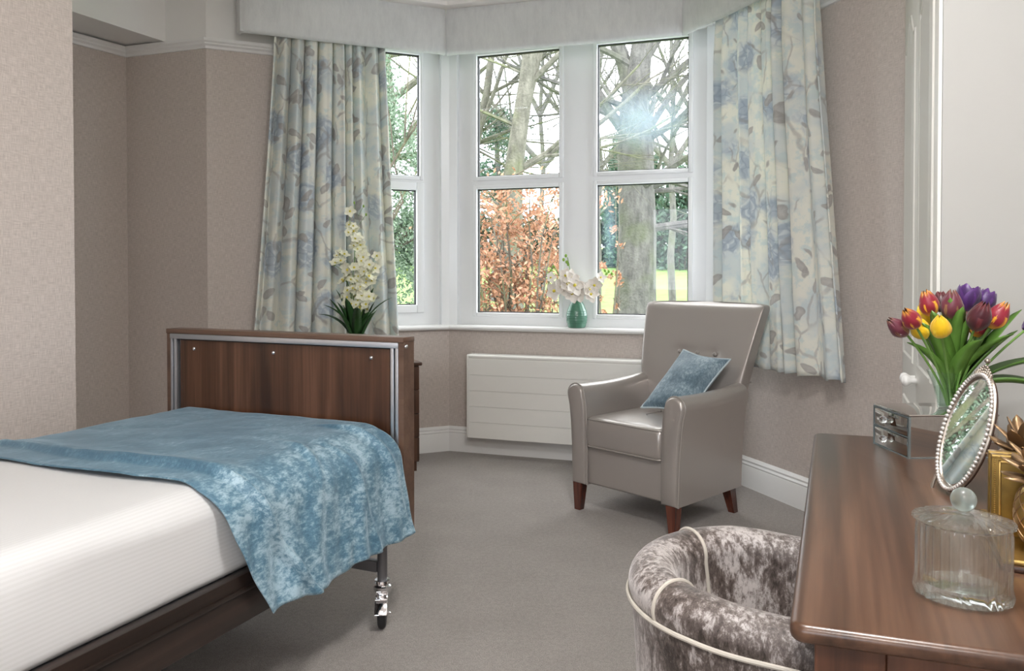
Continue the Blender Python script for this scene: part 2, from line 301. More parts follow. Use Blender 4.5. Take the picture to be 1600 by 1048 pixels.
# ------------------------------------------------------------------ mesh builder
class MB:
    def __init__(s): s.V = []; s.F = []; s.UV = {}; s.MI = []; s.mi = 0
    def add(s, V, F, T=None, uv=None):
        o = len(s.V)
        for v in V:
            v = Vector(v)
            s.V.append(T @ v if T else v)
        for i, f in enumerate(F):
            if uv: s.UV[len(s.F)] = uv[i]
            s.F.append(tuple(q+o for q in f)); s.MI.append(s.mi)
        return s
    def box(s, a, b, T=None, bev=0, seg=2):
        if bev <= 0:
            x0, y0, z0 = a; x1, y1, z1 = b
            V = [(x0,y0,z0),(x1,y0,z0),(x1,y1,z0),(x0,y1,z0),(x0,y0,z1),(x1,y0,z1),(x1,y1,z1),(x0,y1,z1)]
            return s.add(V, [(0,3,2,1),(4,5,6,7),(0,1,5,4),(1,2,6,5),(2,3,7,6),(3,0,4,7)], T)
        bm = bmesh.new(); bmesh.ops.create_cube(bm, size=1)
        for v in bm.verts: v.co = Vector(((a[i]+b[i])/2 + v.co[i]*(b[i]-a[i]) for i in range(3)))
        bmesh.ops.bevel(bm, geom=bm.edges[:], offset=bev, segments=seg, profile=.5, affect='EDGES')
        bm.verts.index_update()
        V = [v.co.copy() for v in bm.verts]; F = [[v.index for v in f.verts] for f in bm.faces]; bm.free()
        return s.add(V, F, T)
    def prism(s, pts, z0, z1, T=None):
        n = len(pts); V = [(p[0], p[1], z0) for p in pts]+[(p[0], p[1], z1) for p in pts]
        F = [tuple(range(n-1, -1, -1)), tuple(range(n, 2*n))]+[(i, (i+1) % n, n+(i+1) % n, n+i) for i in range(n)]
        return s.add(V, F, T)
    def loft(s, secs, closed=True, cap=True, T=None, uv=False):
        n = len(secs[0]); V = [p for sec in secs for p in sec]; F = []; U = []
        m = n if closed else n-1
        for i in range(len(secs)-1):
            for j in range(m):
                k = (j+1) % n
                F.append((i*n+j, i*n+k, (i+1)*n+k, (i+1)*n+j))
                if uv: U.append([(j/m, i/(len(secs)-1)), ((j+1)/m, i/(len(secs)-1)), ((j+1)/m, (i+1)/(len(secs)-1)), (j/m, (i+1)/(len(secs)-1))])
        if cap and closed:
            F.append(tuple(range(n-1, -1, -1))); F.append(tuple((len(secs)-1)*n+j for j in range(n)))
            if uv: U += [[(0, 0)]*n]*2
        return s.add(V, F, T, U if uv else None)
    def tube(s, pts, r, n=8, T=None, cap=True, closed=False):
        pts = [Vector(p) for p in pts]; m = len(pts); secs = []
        rr = r if isinstance(r, (list, tuple)) else [r]*m
        prev = None
        for i, p in enumerate(pts):
            if closed: t = pts[(i+1) % m]-pts[i-1]
            else: t = (pts[min(i+1, m-1)]-pts[max(i-1, 0)])
            if t.length < 1e-9: t = Vector((0, 0, 1))
            t.normalize()
            if prev is None:
                a = Vector((0, 0, 1)) if abs(t.z) < .9 else Vector((1, 0, 0)); prev = t.cross(a).normalized()
            prev = (prev - t*prev.dot(t)); prev.normalize(); q = t.cross(prev)
            secs.append([p+(prev*math.cos(2*PI*k/n)+q*math.sin(2*PI*k/n))*rr[i] for k in range(n)])
        if closed: secs.append(secs[0]); cap = False
        return s.loft(secs, True, cap, T)
    def lathe(s, prof, n=24, T=None, f=None):
        secs = []
        for (r, z) in prof:
            secs.append([((r*(f(2*PI*k/n, z) if f else 1))*math.cos(2*PI*k/n), (r*(f(2*PI*k/n, z) if f else 1))*math.sin(2*PI*k/n), z) for k in range(n)])
        return s.loft(secs, True, True, T)
    def ball(s, c, r, n=10, m=6, T=None, sc_=(1, 1, 1)):
        secs = []
        for i in range(m+1):
            a = -PI/2+PI*i/m; rr = max(1e-4, math.cos(a))
            secs.append([(c[0]+r*sc_[0]*rr*math.cos(2*PI*k/n), c[1]+r*sc_[1]*rr*math.sin(2*PI*k/n), c[2]+r*sc_[2]*math.sin(a)) for k in range(n)])
        return s.loft(secs, True, True, T)
    def build(s, name, mat, parent=None, smooth=True, ang=40, mods=None):
        me = bpy.data.meshes.new(name); me.from_pydata([tuple(v) for v in s.V], [], s.F)
        mats = mat if isinstance(mat, (list, tuple)) else [mat]
        for m in mats: me.materials.append(m)
        if len(mats) > 1: me.polygons.foreach_set('material_index', s.MI)
        if s.UV:
            ul = me.uv_layers.new(name='UVMap')
            for p in me.polygons:
                u = s.UV.get(p.index)
                if u:
                    for k, li in enumerate(p.loop_indices): ul.data[li].uv = u[k]
        if smooth:
            me.polygons.foreach_set('use_smooth', [True]*len(me.polygons))
            if ang < 180:
                bm = bmesh.new(); bm.from_mesh(me)
                th = R(ang)
                for e in bm.edges:
                    if len(e.link_faces) == 2 and e.calc_face_angle(0) > th: e.smooth = False
                bm.to_mesh(me); bm.free()
        me.update()
        o = bpy.data.objects.new(name, me); C.objects.link(o)
        if parent: o.parent = parent
        return o
def tag(o, label=None, cat=None, group=None, kind=None):
    if label: o['label'] = label
    if cat: o['category'] = cat
    if group: o['group'] = group
    if kind: o['kind'] = kind
    return o
def thing(name, label, cat, loc=(0, 0, 0), rz=0, group=None):
    o = bpy.data.objects.new(name, None); C.objects.link(o); o.empty_display_size = .05
    o.location = loc; o.rotation_euler = (0, 0, rz)
    return tag(o, label, cat, group)
def struct(o): o['kind'] = 'structure'; return o
def put(o, parent):
    c = o.copy(); C.objects.link(c); c.parent = parent; return c
def frame(A, B):  # local x along A->B, y = outward (left of A->B), z up
    d = Vector((B[0]-A[0], B[1]-A[1], 0)); Ln = d.length; d.normalize(); n = Vector((-d.y, d.x, 0))
    T = Matrix(((d.x, n.x, 0, A[0]), (d.y, n.y, 0, A[1]), (0, 0, 1, 0), (0, 0, 0, 1)))
    return T, Ln

# ------------------------------------------------------------------ room plan
BL = (-.423, 5.291); BR = (1.2, 4.742)            # bay corners
LW = (-1.808, 4.676); LC = (-2.376, 4.871)        # convex corner, alcove corner
U = Vector((.383, .924)); Vd = Vector((.924, -.383))
NW = (-1.555, 2.80)
LA = (-3.10, 3.59)
RE = (1.988, 2.525)
BKL = (-3.55, -2.0); BKR = (-.425, -3.3)
CZ = 2.905
def wallm(name, A, B, segs=((0, CZ),), th=.2, s0=0, s1=None, rail=True, ext=(0, 0)):
    """vertical wall slabs along A->B, inner face on the line, thickness outward (left side of A->B)."""
    T, Ln = frame(A, B); mb = MB(); s1 = Ln if s1 is None else s1
    for (z0, z1, *ss) in segs:
        a, b = (ss[0], ss[1]) if ss else (s0, s1)
        parts = [(z0, min(z1, 2.52), 0), (max(z0, 2.52), z1, 1)] if rail else [(z0, z1, 0)]
        for (p, q, mi) in parts:
            if q-p < 1e-4: continue
            mb.mi = mi
            V = [(a, 0, p), (b, 0, p), (b, th, p), (a, th, p), (a, 0, q), (b, 0, q), (b, th, q), (a, th, q)]
            F = [(0, 1, 5, 4), (2, 3, 7, 6), (1, 2, 6, 5), (3, 0, 4, 7), (4, 5, 6, 7), (0, 3, 2, 1)]
            uv = [[(V[i][0]+V[i][1], V[i][2]) if k < 4 else (V[i][0], V[i][1]) for i in f] for k, f in enumerate(F)]
            mb.add(V, F, T, uv)
    return struct(mb.build(name, [M['paper'], M['frieze']], smooth=False))
# walls go clockwise seen from above?  outward = left of A->B, so run left wall -> bay -> right wall
ZS, ZT = .84, 2.69
wallm('wall_left', BKL, NW)
wallm('wall_left_return', NW, LA)
wallm('wall_alcove', LA, LC)
wallm('wall_alcove_end', LC, LW)
lenL = (Vector(BL)-Vector(LW)).length; lenF = (Vector(BR)-Vector(BL)).length; lenR = (Vector(RE)-Vector(BR)).length
wallm('wall_bay_left', LW, BL, ((0, ZS), (ZT, CZ), (ZS, ZT, 0, .62)), th=.16)
wallm('wall_bay_front', BL, BR, ((0, ZS), (ZT, CZ)), th=.16)
wallm('wall_bay_right', BR, RE, ((0, ZS), (ZT, CZ), (ZS, ZT, .78, lenR)), th=.16)
wallm('wall_right', RE, BKR)
Lb = (Vector(BKL)-Vector(BKR)).length
wallm('wall_back', BKR, BKL, ((0, .85), (2.3, CZ), (.85, 2.3, 0, .5), (.85, 2.3, Lb-.7, Lb)))
poly = [BKL, NW, LA, LC, LW, BL, BR, RE, BKR]
def grow_poly(p, d):
    c = Vector((-.6, 1.5)); return [tuple(Vector(q)+(Vector(q)-c).normalized()*d) for q in p]
fl = MB().prism(list(reversed(grow_poly(poly, .12))), -.12, 0).build('floor', M['carpet'], smooth=False); struct(fl)
struct(MB().prism(list(reversed(grow_poly(poly, .12))), CZ, CZ+.12).build('ceiling', M['ceiling'], smooth=False))

def mould(name, path, prof, mat=M['gloss']):
    """sweep profile (d inward from wall, z) along plan polyline; inward = right side of direction"""
    pts = [Vector(p) for p in path]; secs = []
    for i, p in enumerate(pts):
        def nrm(a, b):
            d = (b-a).normalized(); return Vector((d.y, -d.x))
        if i == 0: n = nrm(pts[0], pts[1]); k = 1
        elif i == len(pts)-1: n = nrm(pts[-2], pts[-1]); k = 1
        else:
            n1, n2 = nrm(pts[i-1], p), nrm(p, pts[i+1]); n = (n1+n2).normalized(); k = 1/max(.3, n.dot(n1))
        secs.append([(p.x+n.x*d*k, p.y+n.y*d*k, z) for d, z in prof])
    return struct(MB().loft(secs).build(name, mat, ang=30))
bprof = [(0, 0), (.022, 0), (.022, .115), (.019, .122), (.021, .130), (.014, .140), (.016, .150), (.008, .160), (.004, .166), (0, .166)]
mould('baseboard_front', [LC, LW, BL, BR, RE], bprof)
mould('baseboard_left', [BKL, NW, LA], bprof)
rprof = [(0, 2.52), (.010, 2.522), (.014, 2.535), (.026, 2.545), (.026, 2.552), (.036, 2.562), (.036, 2.578), (.012, 2.585), (0, 2.585)]
mould('trim_1', [LA, LC, LW, (LW[0]+.64*.914, LW[1]+.64*.406)], rprof)
rr0 = Vector(BR)+(Vector(RE)-Vector(BR)).normalized()*.6
mould('trim_2', [tuple(rr0), RE], [(d, z-.036) for d, z in rprof])
# dropped soffit over the alcove
S1 = Vector((-2.109, 4.733)); S0 = Vector((-2.346, 4.21)); dS = (S0-S1).normalized(); nS = Vector((-dS.y, dS.x))*-1
e0 = S1-dS*.06; e1 = S1+dS*1.25
side = Vector((-.92, .38))
so = MB().prism([tuple(e0), tuple(e1), tuple(e1+side*1.05), tuple(e0+side*.55)], 2.588, CZ)
struct(so.build('ceiling_soffit', M['frieze'], smooth=False))
# cornice strip over the bay
mould('trim_3', [LW, BL, BR, (BR[0]+.3*.9, BR[1]-.84*.9)], [(.12, 2.885), (.27, 2.885), (.275, 2.893), (.285, 2.905), (.12, 2.905)], M['ceiling'])

# ------------------------------------------------------------------ windows
def window(name, A, B, off, post, cols, zt, sash=(), glass='glass'):
    """post: list of (s0,s1) solid uprights; cols: list of (s0,s1) openings; zt: list of (z0,z1) openings in each column"""
    T, Ln = frame(A, B); T = T @ Matrix.Translation((0, off, 0))
    z0, z1 = .84, 2.69
    fr = bpy.data.objects.new(name, None); C.objects.link(fr); struct(fr)
    mb = MB()
    a0, a1 = post
    # uprights
    edges = [a0]+[e for c in cols for e in c]+[a1]
    for i in range(0, len(edges), 2): mb.box((edges[i], 0, z0), (edges[i+1], .06, z1), T)
    for (c0, c1) in cols:
        zz = [z0]+[e for z in zt for e in z]+[z1]
        for i in range(0, len(zz), 2): mb.box((c0, 0, zz[i]), (c1, .06, zz[i+1]), T)
    mb.build('window_frame', M['upvc'], fr, smooth=False)
    bead = MB(); gk = MB(); g = MB(); gh = MB()
    for ci, (c0, c1) in enumerate(cols):
        for zi, (p, q) in enumerate(zt):
            w = .016
            if (ci, zi) in sash: w = .04
            y0 = -.012 if w < .03 else -.02
            for (x0, x1, u0, u1) in ((c0-.012, c0+w, p-.012, q+.012), (c1-w, c1+.012, p-.012, q+.012), (c0+w, c1-w, p-.012, p+w), (c0+w, c1-w, q-w, q+.012)):
                bead.box((x0, y0, u0), (x1, .05, u1), T, bev=.006, seg=2)
            k = w; e = .006
            for (x0, x1, u0, u1) in ((c0+k, c0+k+e, p+k, q-k), (c1-k-e, c1-k, p+k, q-k), (c0+k, c1-k, p+k, p+k+e), (c0+k, c1-k, q-k-e, q-k)):
                gk.box((x0, .012, u0), (x1, .04, u1), T)
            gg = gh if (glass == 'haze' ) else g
            V = [(c0+k, .025, p+k), (c1-k, .025, p+k), (c1-k, .025, q-k), (c0+k, .025, q-k)]
            gg.add(V, [(0, 1, 2, 3)], T, [[(v[0], v[2]) for v in V]])
    bead.build('glazing_bead', M['upvc'], fr)
    gk.build('gasket', M['gasket'], fr, smooth=False)
    if g.V: g.build('window_pane', M['glass'], fr, smooth=False)
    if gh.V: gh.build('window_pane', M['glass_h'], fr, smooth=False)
    return fr
OFF = .10
# openings measured on the frame plane (outer edge of glazing bead)
window('window_1', LW, BL, OFF, (.62, lenL+.07), [(.74, 1.358)], [(.94, 1.79), (1.83, 2.672)], sash=((0, 0),))
window('window_2', BL, BR, OFF, (-.07, .86), [(.148, .755)], [(.912, 1.775), (1.827, 2.672)])
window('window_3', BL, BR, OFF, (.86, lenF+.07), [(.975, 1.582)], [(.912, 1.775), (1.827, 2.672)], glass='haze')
window('window_4', BR, RE, OFF, (-.07, .78), [(.22, .70)], [(.94, 1.79), (1.83, 2.672)])
# unseen window added in the back wall to let in fill daylight
T, Ln = frame(BKR, BKL)
wb = bpy.data.objects.new('fill_window', None); C.objects.link(wb); struct(wb)
mb = MB(); s0, s1 = .5, Lb-.7
for a, b_ in ((s0, s0+.06), ((s0+s1)/2-.03, (s0+s1)/2+.03), (s1-.06, s1)): mb.box((a, .06, .85), (b_, .12, 2.3), T)
for a, b_ in ((.85, .91), (2.24, 2.3)): mb.box((s0, .062, a), (s1, .118, b_), T)
mb.build('window_frame', M['upvc'], wb, smooth=False)
MB().add([(s0, .09, .85), (s1, .09, .85), (s1, .09, 2.3), (s0, .09, 2.3)], [(0, 1, 2, 3)], T).build('window_pane', M['glass'], wb, smooth=False)
# sills
def mitre(path, prof, name): return mould(name, path, prof, M['gloss'])
pL = Vector(LW)+(Vector(BL)-Vector(LW)).normalized()*.6; pR = Vector(BR)+(Vector(RE)-Vector(BR)).normalized()*.97
mitre([tuple(pL), BL, BR, tuple(pR)], [(-.10, .815), (.028, .815), (.038, .822), (.040, .832), (.034, .842), (.02, .845), (-.10, .845)], 'trim_4')
# corner posts of the bay
for i, (P, Q, S) in enumerate(((LW, BL, BR), (BL, BR, RE))):
    d1 = (Vector(Q)-Vector(P)).normalized(); d2 = (Vector(S)-Vector(Q)).normalized()
    n1 = Vector((-d1.y, d1.x)); n2 = Vector((-d2.y, d2.x))
    q = Vector(Q)
    pts = [q-d1*.035+n1*.055, q+(n1+n2).normalized()*.045, q+d2*.035+n2*.055, q+d2*.03+n2*.16, q+(n1+n2)*.10, q-d1*.03+n1*.16]
    struct(MB().prism([tuple(p) for p in reversed(pts)], .845, 2.90).build('trim_%d' % (5+i), M['upvc'], smooth=False))

# ------------------------------------------------------------------ pelmet
def pelmet():
    P = [(-1.62, 4.665), (-1.577, 4.60), (-.424, 5.083), (1.004, 4.667), (1.435, 3.64), (1.53, 3.69)]
    t = thing('pelmet', 'padded pale grey velvet pelmet running round the bay above the curtains', 'pelmet', (0, 0, 0))
    for k in range(1, 4):
        A, B = Vector(P[k]), Vector(P[k+1]); T, Ln = frame(A, B)
        mb = MB(); secs = []
        n = 40
        for i in range(n+1):
            s = Ln*i/n; e = min(s, Ln-s); q = .012*(1-min(1, e/.03))**2
            wv = .004*mnoise.noise(Vector((s*4, k*3.3, 0)))
            secs.append([(s, q+.002, 2.903), (s, q-.010+wv, 2.84), (s, q-.014+wv, 2.75), (s, q-.014-wv, 2.66), (s, q-.010, 2.615+wv), (s, q+.004, 2.598+wv), (s, q+.022, 2.598+wv), (s, q+.03, 2.62), (s, .03, 2.903)])
        mb.loft(secs, T=T).build('pelmet_panel', M['pelmet'], t, ang=60)
    for (A, B) in ((P[0], P[1]), (P[4], P[5])):
        T, Ln = frame(A, B); MB().box((0, -.006, 2.6), (Ln+.004, .02, 2.903), T, bev=.006).build('pelmet_return', M['pelmet'], t)
    return t
pelmet()

# ------------------------------------------------------------------ curtains
def curtain(label, A, B, off, top, bot, z0, z1, folds, seed, parent=None):
    rn = random.Random(seed)
    T, Ln = frame(A, B)
    nu, nv = 30*folds, 70
    # uneven pleat phases
    w = [rn.uniform(.55, 1.5) for _ in range(folds)]; tot = sum(w); acc = 0; edges = [0]
    for q in w: acc += q/tot; edges.append(acc)
    amp = [rn.uniform(.75, 1.25) for _ in range(folds)]
    dr = [rn.uniform(-.012, .012) for _ in range(folds+1)]
    V = []; W2 = (top[1]-top[0])*2.0
    for j in range(nv+1):
        h = j/nv   # 0 top, 1 bottom
        z = z1+(z0-z1)*h
        sa = top[0]+(bot[0]-top[0])*h**1.15; sb = top[1]+(bot[1]-top[1])*h**1.15
        for i in range(nu+1):
            u = i/nu; k = min(folds-1, max(0, next((m for m in range(folds) if u <= edges[m+1]+1e-9), folds-1)))
            f = (u-edges[k])/(edges[k+1]-edges[k])
            ph = 2*PI*f
            A_ = .041*amp[k]*(1-.18*h)*(.55+.45*min(1, h*5+.3))
            y = -A_*(math.cos(ph)*.9+.25*math.cos(2*ph+k)) + .006*mnoise.noise(Vector((u*9, h*3, seed)))
            ss = u + (edges[k+1]-edges[k])*.13*math.sin(ph*1.0+PI*.0)*(1-.3*h)
            e = .010*mnoise.noise(Vector((k*3.1+f*.7, h*1.6, seed+5)))*h
            zz = z + (.006*math.sin(ph+k)+.004*rn.uniform(-1, 1)*0)*(1 if j == nv else 0)
            V.append((sa+(sb-sa)*ss+e, off+y, zz))
    F = []; UV = []
    for j in range(nv):
        for i in range(nu):
            a = j*(nu+1)+i; F.append((a, a+1, a+nu+2, a+nu+1))
            q = lambda ii, jj: (ii/nu*W2+seed*1.37, (1-jj/nv)*(z1-z0))
            UV.append([q(i, j), q(i+1, j), q(i+1, j+1), q(i, j+1)])
    mb = MB().add(V, F, T, UV)
    o = mb.build('curtain', M['floral'], ang=180)
    sol = o.modifiers.new('thickness', 'SOLIDIFY'); sol.thickness = .003; sol.offset = 0
    tag(o, label, 'curtain', 'floral curtains at the bay window'); return o
curtain('long floral curtain of blue roses hanging left of the bay window behind the bed', LW, BL, -.10, (.375, 1.045), (.235, 1.135), .68, 2.64, 9, 3)
curtain('floral curtain of blue roses hanging right of the bay window behind the armchair', BR, RE, -.10, (.235, 1.03), (.235, 1.235), .70, 2.64, 8, 8)

# ------------------------------------------------------------------ radiator
T, Ln = frame(BL, BR)
rad = thing('radiator', 'wide white low surface radiator cover with horizontal lines under the front window', 'radiator', (0, 0, 0))
mb = MB(); a, b_, y0, y1, z0, z1 = .19, 1.5, -.135, -.026, .125, .665
mb.box((a, y0+.006, z0), (b_, y1, z1-.012), T)
mb.box((a-.012, y0, z0-.003), (a+.004, y1, z1), T, bev=.012, seg=4); mb.box((b_-.004, y0, z0-.003), (b_+.012, y1, z1), T, bev=.006)
mb.build('side_casing', M['radiator'], rad)
MB().box((a, y0+.001, z1-.025), (b_, y1, z1), T, bev=.010, seg=4).build('top_casing', M['radiator'], rad)
nb = 5; hh = (z1-.028-z0)/nb
for k in range(nb):
    MB().box((a+.005, y0, z0+k*hh+.0009), (b_-.005, y0+.012, z0+(k+1)*hh-.0009), T).build('front_panel', M['radiator'], rad)
MB().box((a+.3, y1-.002, .25), (a+.36, .0, .55), T).build('wall_bracket', M['steelgrey'], rad)

# ------------------------------------------------------------------ bed
BT = R(-23.5)
bed = thing('hospital_bed', 'walnut-framed profiling bed on castors with a white striped sheet', 'bed', (-.861, 2.871, 0), BT)
fb = MB(); FH = .979; hw = .54
fb.box((-hw+.001, .001, .311), (-hw+.021, .069, FH-.018)); fb.box((hw-.021, .001, .311), (hw-.001, .069, FH-.018)); fb.box((-hw+.02, .035, .311), (hw-.02, .068, FH-.017))
board = fb.build('footboard', M['walnut_edge'], bed, smooth=False)
MB().box((-hw, -.003, FH-.018), (hw, .072, FH), bev=.002).build('top_cap', M['walnut_edge'], board)
MB().box((-hw+.062, .010, .33), (hw-.062, .034, FH-.043)).build('centre_panel', M['walnut'], board, smooth=False)
MB().box((-hw+.022, .021, .33), (hw-.022, .033, FH-.02)).build('slot_backing', M['dkgap'], board, smooth=False)
MB().box((-hw+.021, -.004, FH-.038), (hw-.021, .020, FH-.0185), bev=.0015).build('top_channel', M['alu'], board)
for s in (-1, 1):
    MB().box((s*(hw-.0275)-.0055, -.002, .33), (s*(hw-.0275)+.0055, .02, FH-.038), bev=.001).build('side_channel', M['alu'], board)
    x = s*(hw-.046)
    MB().box((x-.006, -.002, .33), (x+.006, .02, FH-.038), bev=.001).build('side_channel', M['alu'], board)
def bolt(x, y, z, par, ax='y', r=.0075):
    mb = MB(); rot = Matrix.Rotation(PI/2, 4, 'X') if ax == 'y' else Matrix.Rotation(PI/2, 4, 'Y')
    mb.lathe([(r, -.004), (r, .001), (r*.8, .004), (r*.4, .0055), (.0004, .006)], 12, Matrix.Translation((x, y, z)) @ rot)
    return mb.build('bolt', M['chrome'], par)
for x in (-.405, -.02, .405): bolt(x, .008, FH-.075, board)
bolt(hw-.001, .016, FH-.032, board, 'x')
# rails and platform
for s in (-1, 1):
    mb = MB(); x0, x1 = (hw-.045, hw-.015) if s > 0 else (-hw+.015, -hw+.045)
    mb.box((x0, -2.05, .312), (x1, 0, .437), bev=.004)
    mb.box((x0+.012*(s > 0), -2.05, .392), (x1+.006*(s > 0)-.0, 0, .405), bev=.003)
    mb.build('side_rail', M['rail'], bed)
MB().box((-.49, -2.03, .385), (.487, -.02, .425)).build('mattress_platform', M['steelgrey'], bed, smooth=False)
MB().box((-.48, -2.06, .30), (.48, -2.02, 1.0)).build('headboard', M['walnut'], bed, smooth=False)
# mattress in its sheet: lofted along y
def msec(y, k=1.0):
    pts = []
    x0, x1, zb, zt, r = -.475, .495, .428, .668, .075
    cx = [(x1-.035, zb, None)]
    def arc(cx, cz, r, a0, a1, n=7, rz=None):
        return [(cx+r*math.cos(R(a0+(a1-a0)*i/n)), cz+(rz or r)*math.sin(R(a0+(a1-a0)*i/n))) for i in range(n+1)]
    P = arc(x1-.03, zb+.03, .03, -90, 0)+arc(x1-r, zt-r, r, 0, 90, 9)
    m = 18
    P += [(x1-r-(x1-x0-2*r)*i/m, zt) for i in range(1, m)]
    P += arc(x0+r, zt-r, r, 90, 180, 9)+arc(x0+.03, zb+.03, .03, 180, 270)
    out = []
    for (x, z) in P:
        cxm = .01; dz = .006*mnoise.noise(Vector((x*3, y*2.4, 0)))
        bul = .010*mnoise.noise(Vector((z*14, y*3.1, 4.)))
        bul += .007*math.exp(-((z-.50-.09*(y+1.2))/.018)**2)*(1 if x > .3 else 0)
        out.append((cxm+(x-cxm)*k+(bul if x > .4 else 0), y, .55+(z-.55)*k+(dz if z > .6 else 0)))
    return out
ys = [-.028, -.03, -.045, -.07]+[-.1-.05*i for i in range(38)]+[-2.0]
ks = [.90, .94, .98, .995]+[1]*38+[.96]
secs = [msec(y, k) for y, k in zip(ys, ks)]
mm = MB(); n = len(secs[0]); V = [p for s in secs for p in s]; F = []; UV = []
arcl = [0]
for i in range(1, n): arcl.append(arcl[-1]+math.hypot(secs[10][i][0]-secs[10][i-1][0], secs[10][i][2]-secs[10][i-1][2]))
for i in range(len(secs)-1):
    for j in range(n-1):
        F.append((i*n+j, (i+1)*n+j, (i+1)*n+j+1, i*n+j+1)); UV.append([(arcl[j], ys[i]), (arcl[j], ys[i+1]), (arcl[j+1], ys[i+1]), (arcl[j+1], ys[i])])
F.append(tuple(range(n))); UV.append([(0, 0)]*n); F.append(tuple((len(secs)-1)*n+j for j in reversed(range(n)))); UV.append([(0, 0)]*n)
mm.add(V, F, None, UV); mm.build('mattress', M['sheet'], bed, ang=180)['label'] = 'mattress in a white satin striped fitted sheet'
# legs with castors
def caster(x, y, name='leg'):
    lg = MB().tube([(x, y, .155), (x, y, .40)], .017, 16).build(name, M['steelgrey'], bed)
    cs = MB()
    T0 = Matrix.Translation((x, y, 0)) @ Matrix.Rotation(R(28), 4, 'Z')
    cs.lathe([(.018, .158), (.026, .160), (.028, .152), (.024, .145), (.030, .140), (.030, .128), (.022, .120)], 20, T0)
    for s in (-1, 1):
        cs.loft([[(s*.0165, -.028, .128), (s*.0165, .022, .128), (s*.0165, .012, .055), (s*.0165, -.006, .038), (s*.0165, -.024, .058)], [(s*.0195, -.028, .128), (s*.0195, .022, .128), (s*.0195, .012, .055), (s*.0195, -.006, .038), (s*.0195, -.024, .058)]], T=T0)
    cs.box((-.019, -.03, .118), (.019, .022, .13), T0, bev=.002)
    cs.tube([(-.026, -.008, .050), (.028, -.008, .050)], .006, 10, T0)
    cs.box((-.021, -.022, -.003), (.021, .022, .003), T0 @ Matrix.Translation((0, -.034, .108)) @ Matrix.Rotation(R(-8), 4, 'X'), bev=.002)
    cs.box((-.010, -.044, .108), (.010, -.018, .121), T0, bev=.003)
    f = cs.build('caster_fork', M['chrome'], lg)
    wh = MB(); Tw = T0 @ Matrix.Translation((0, -.010, .0505)) @ Matrix.Rotation(PI/2, 4, 'Y')
    wh.lathe([(.012, -.0135), (.040, -.0135), (.047, -.010), (.050, -.004), (.050, .004), (.047, .010), (.040, .0135), (.012, .0135)], 28, Tw)
    wh.build('caster_wheel', M['rubber'], lg)
    pd = MB(); pd.box((-.021, -.024, -.003), (.021, .024, .003), T0 @ Matrix.Translation((0, -.058, .086)) @ Matrix.Rotation(R(52), 4, 'X'), bev=.002); pd.build('brake_pedal', M['chrome'], lg)
    return lg
caster(.475, -.035); caster(-.475, -.035); caster(.40, -1.75); caster(-.40, -1.75)
MB().box((-.46, -.050, .185), (.46, -.022, .222), bev=.002).build('cross_bar', M['steelgrey'], bed)

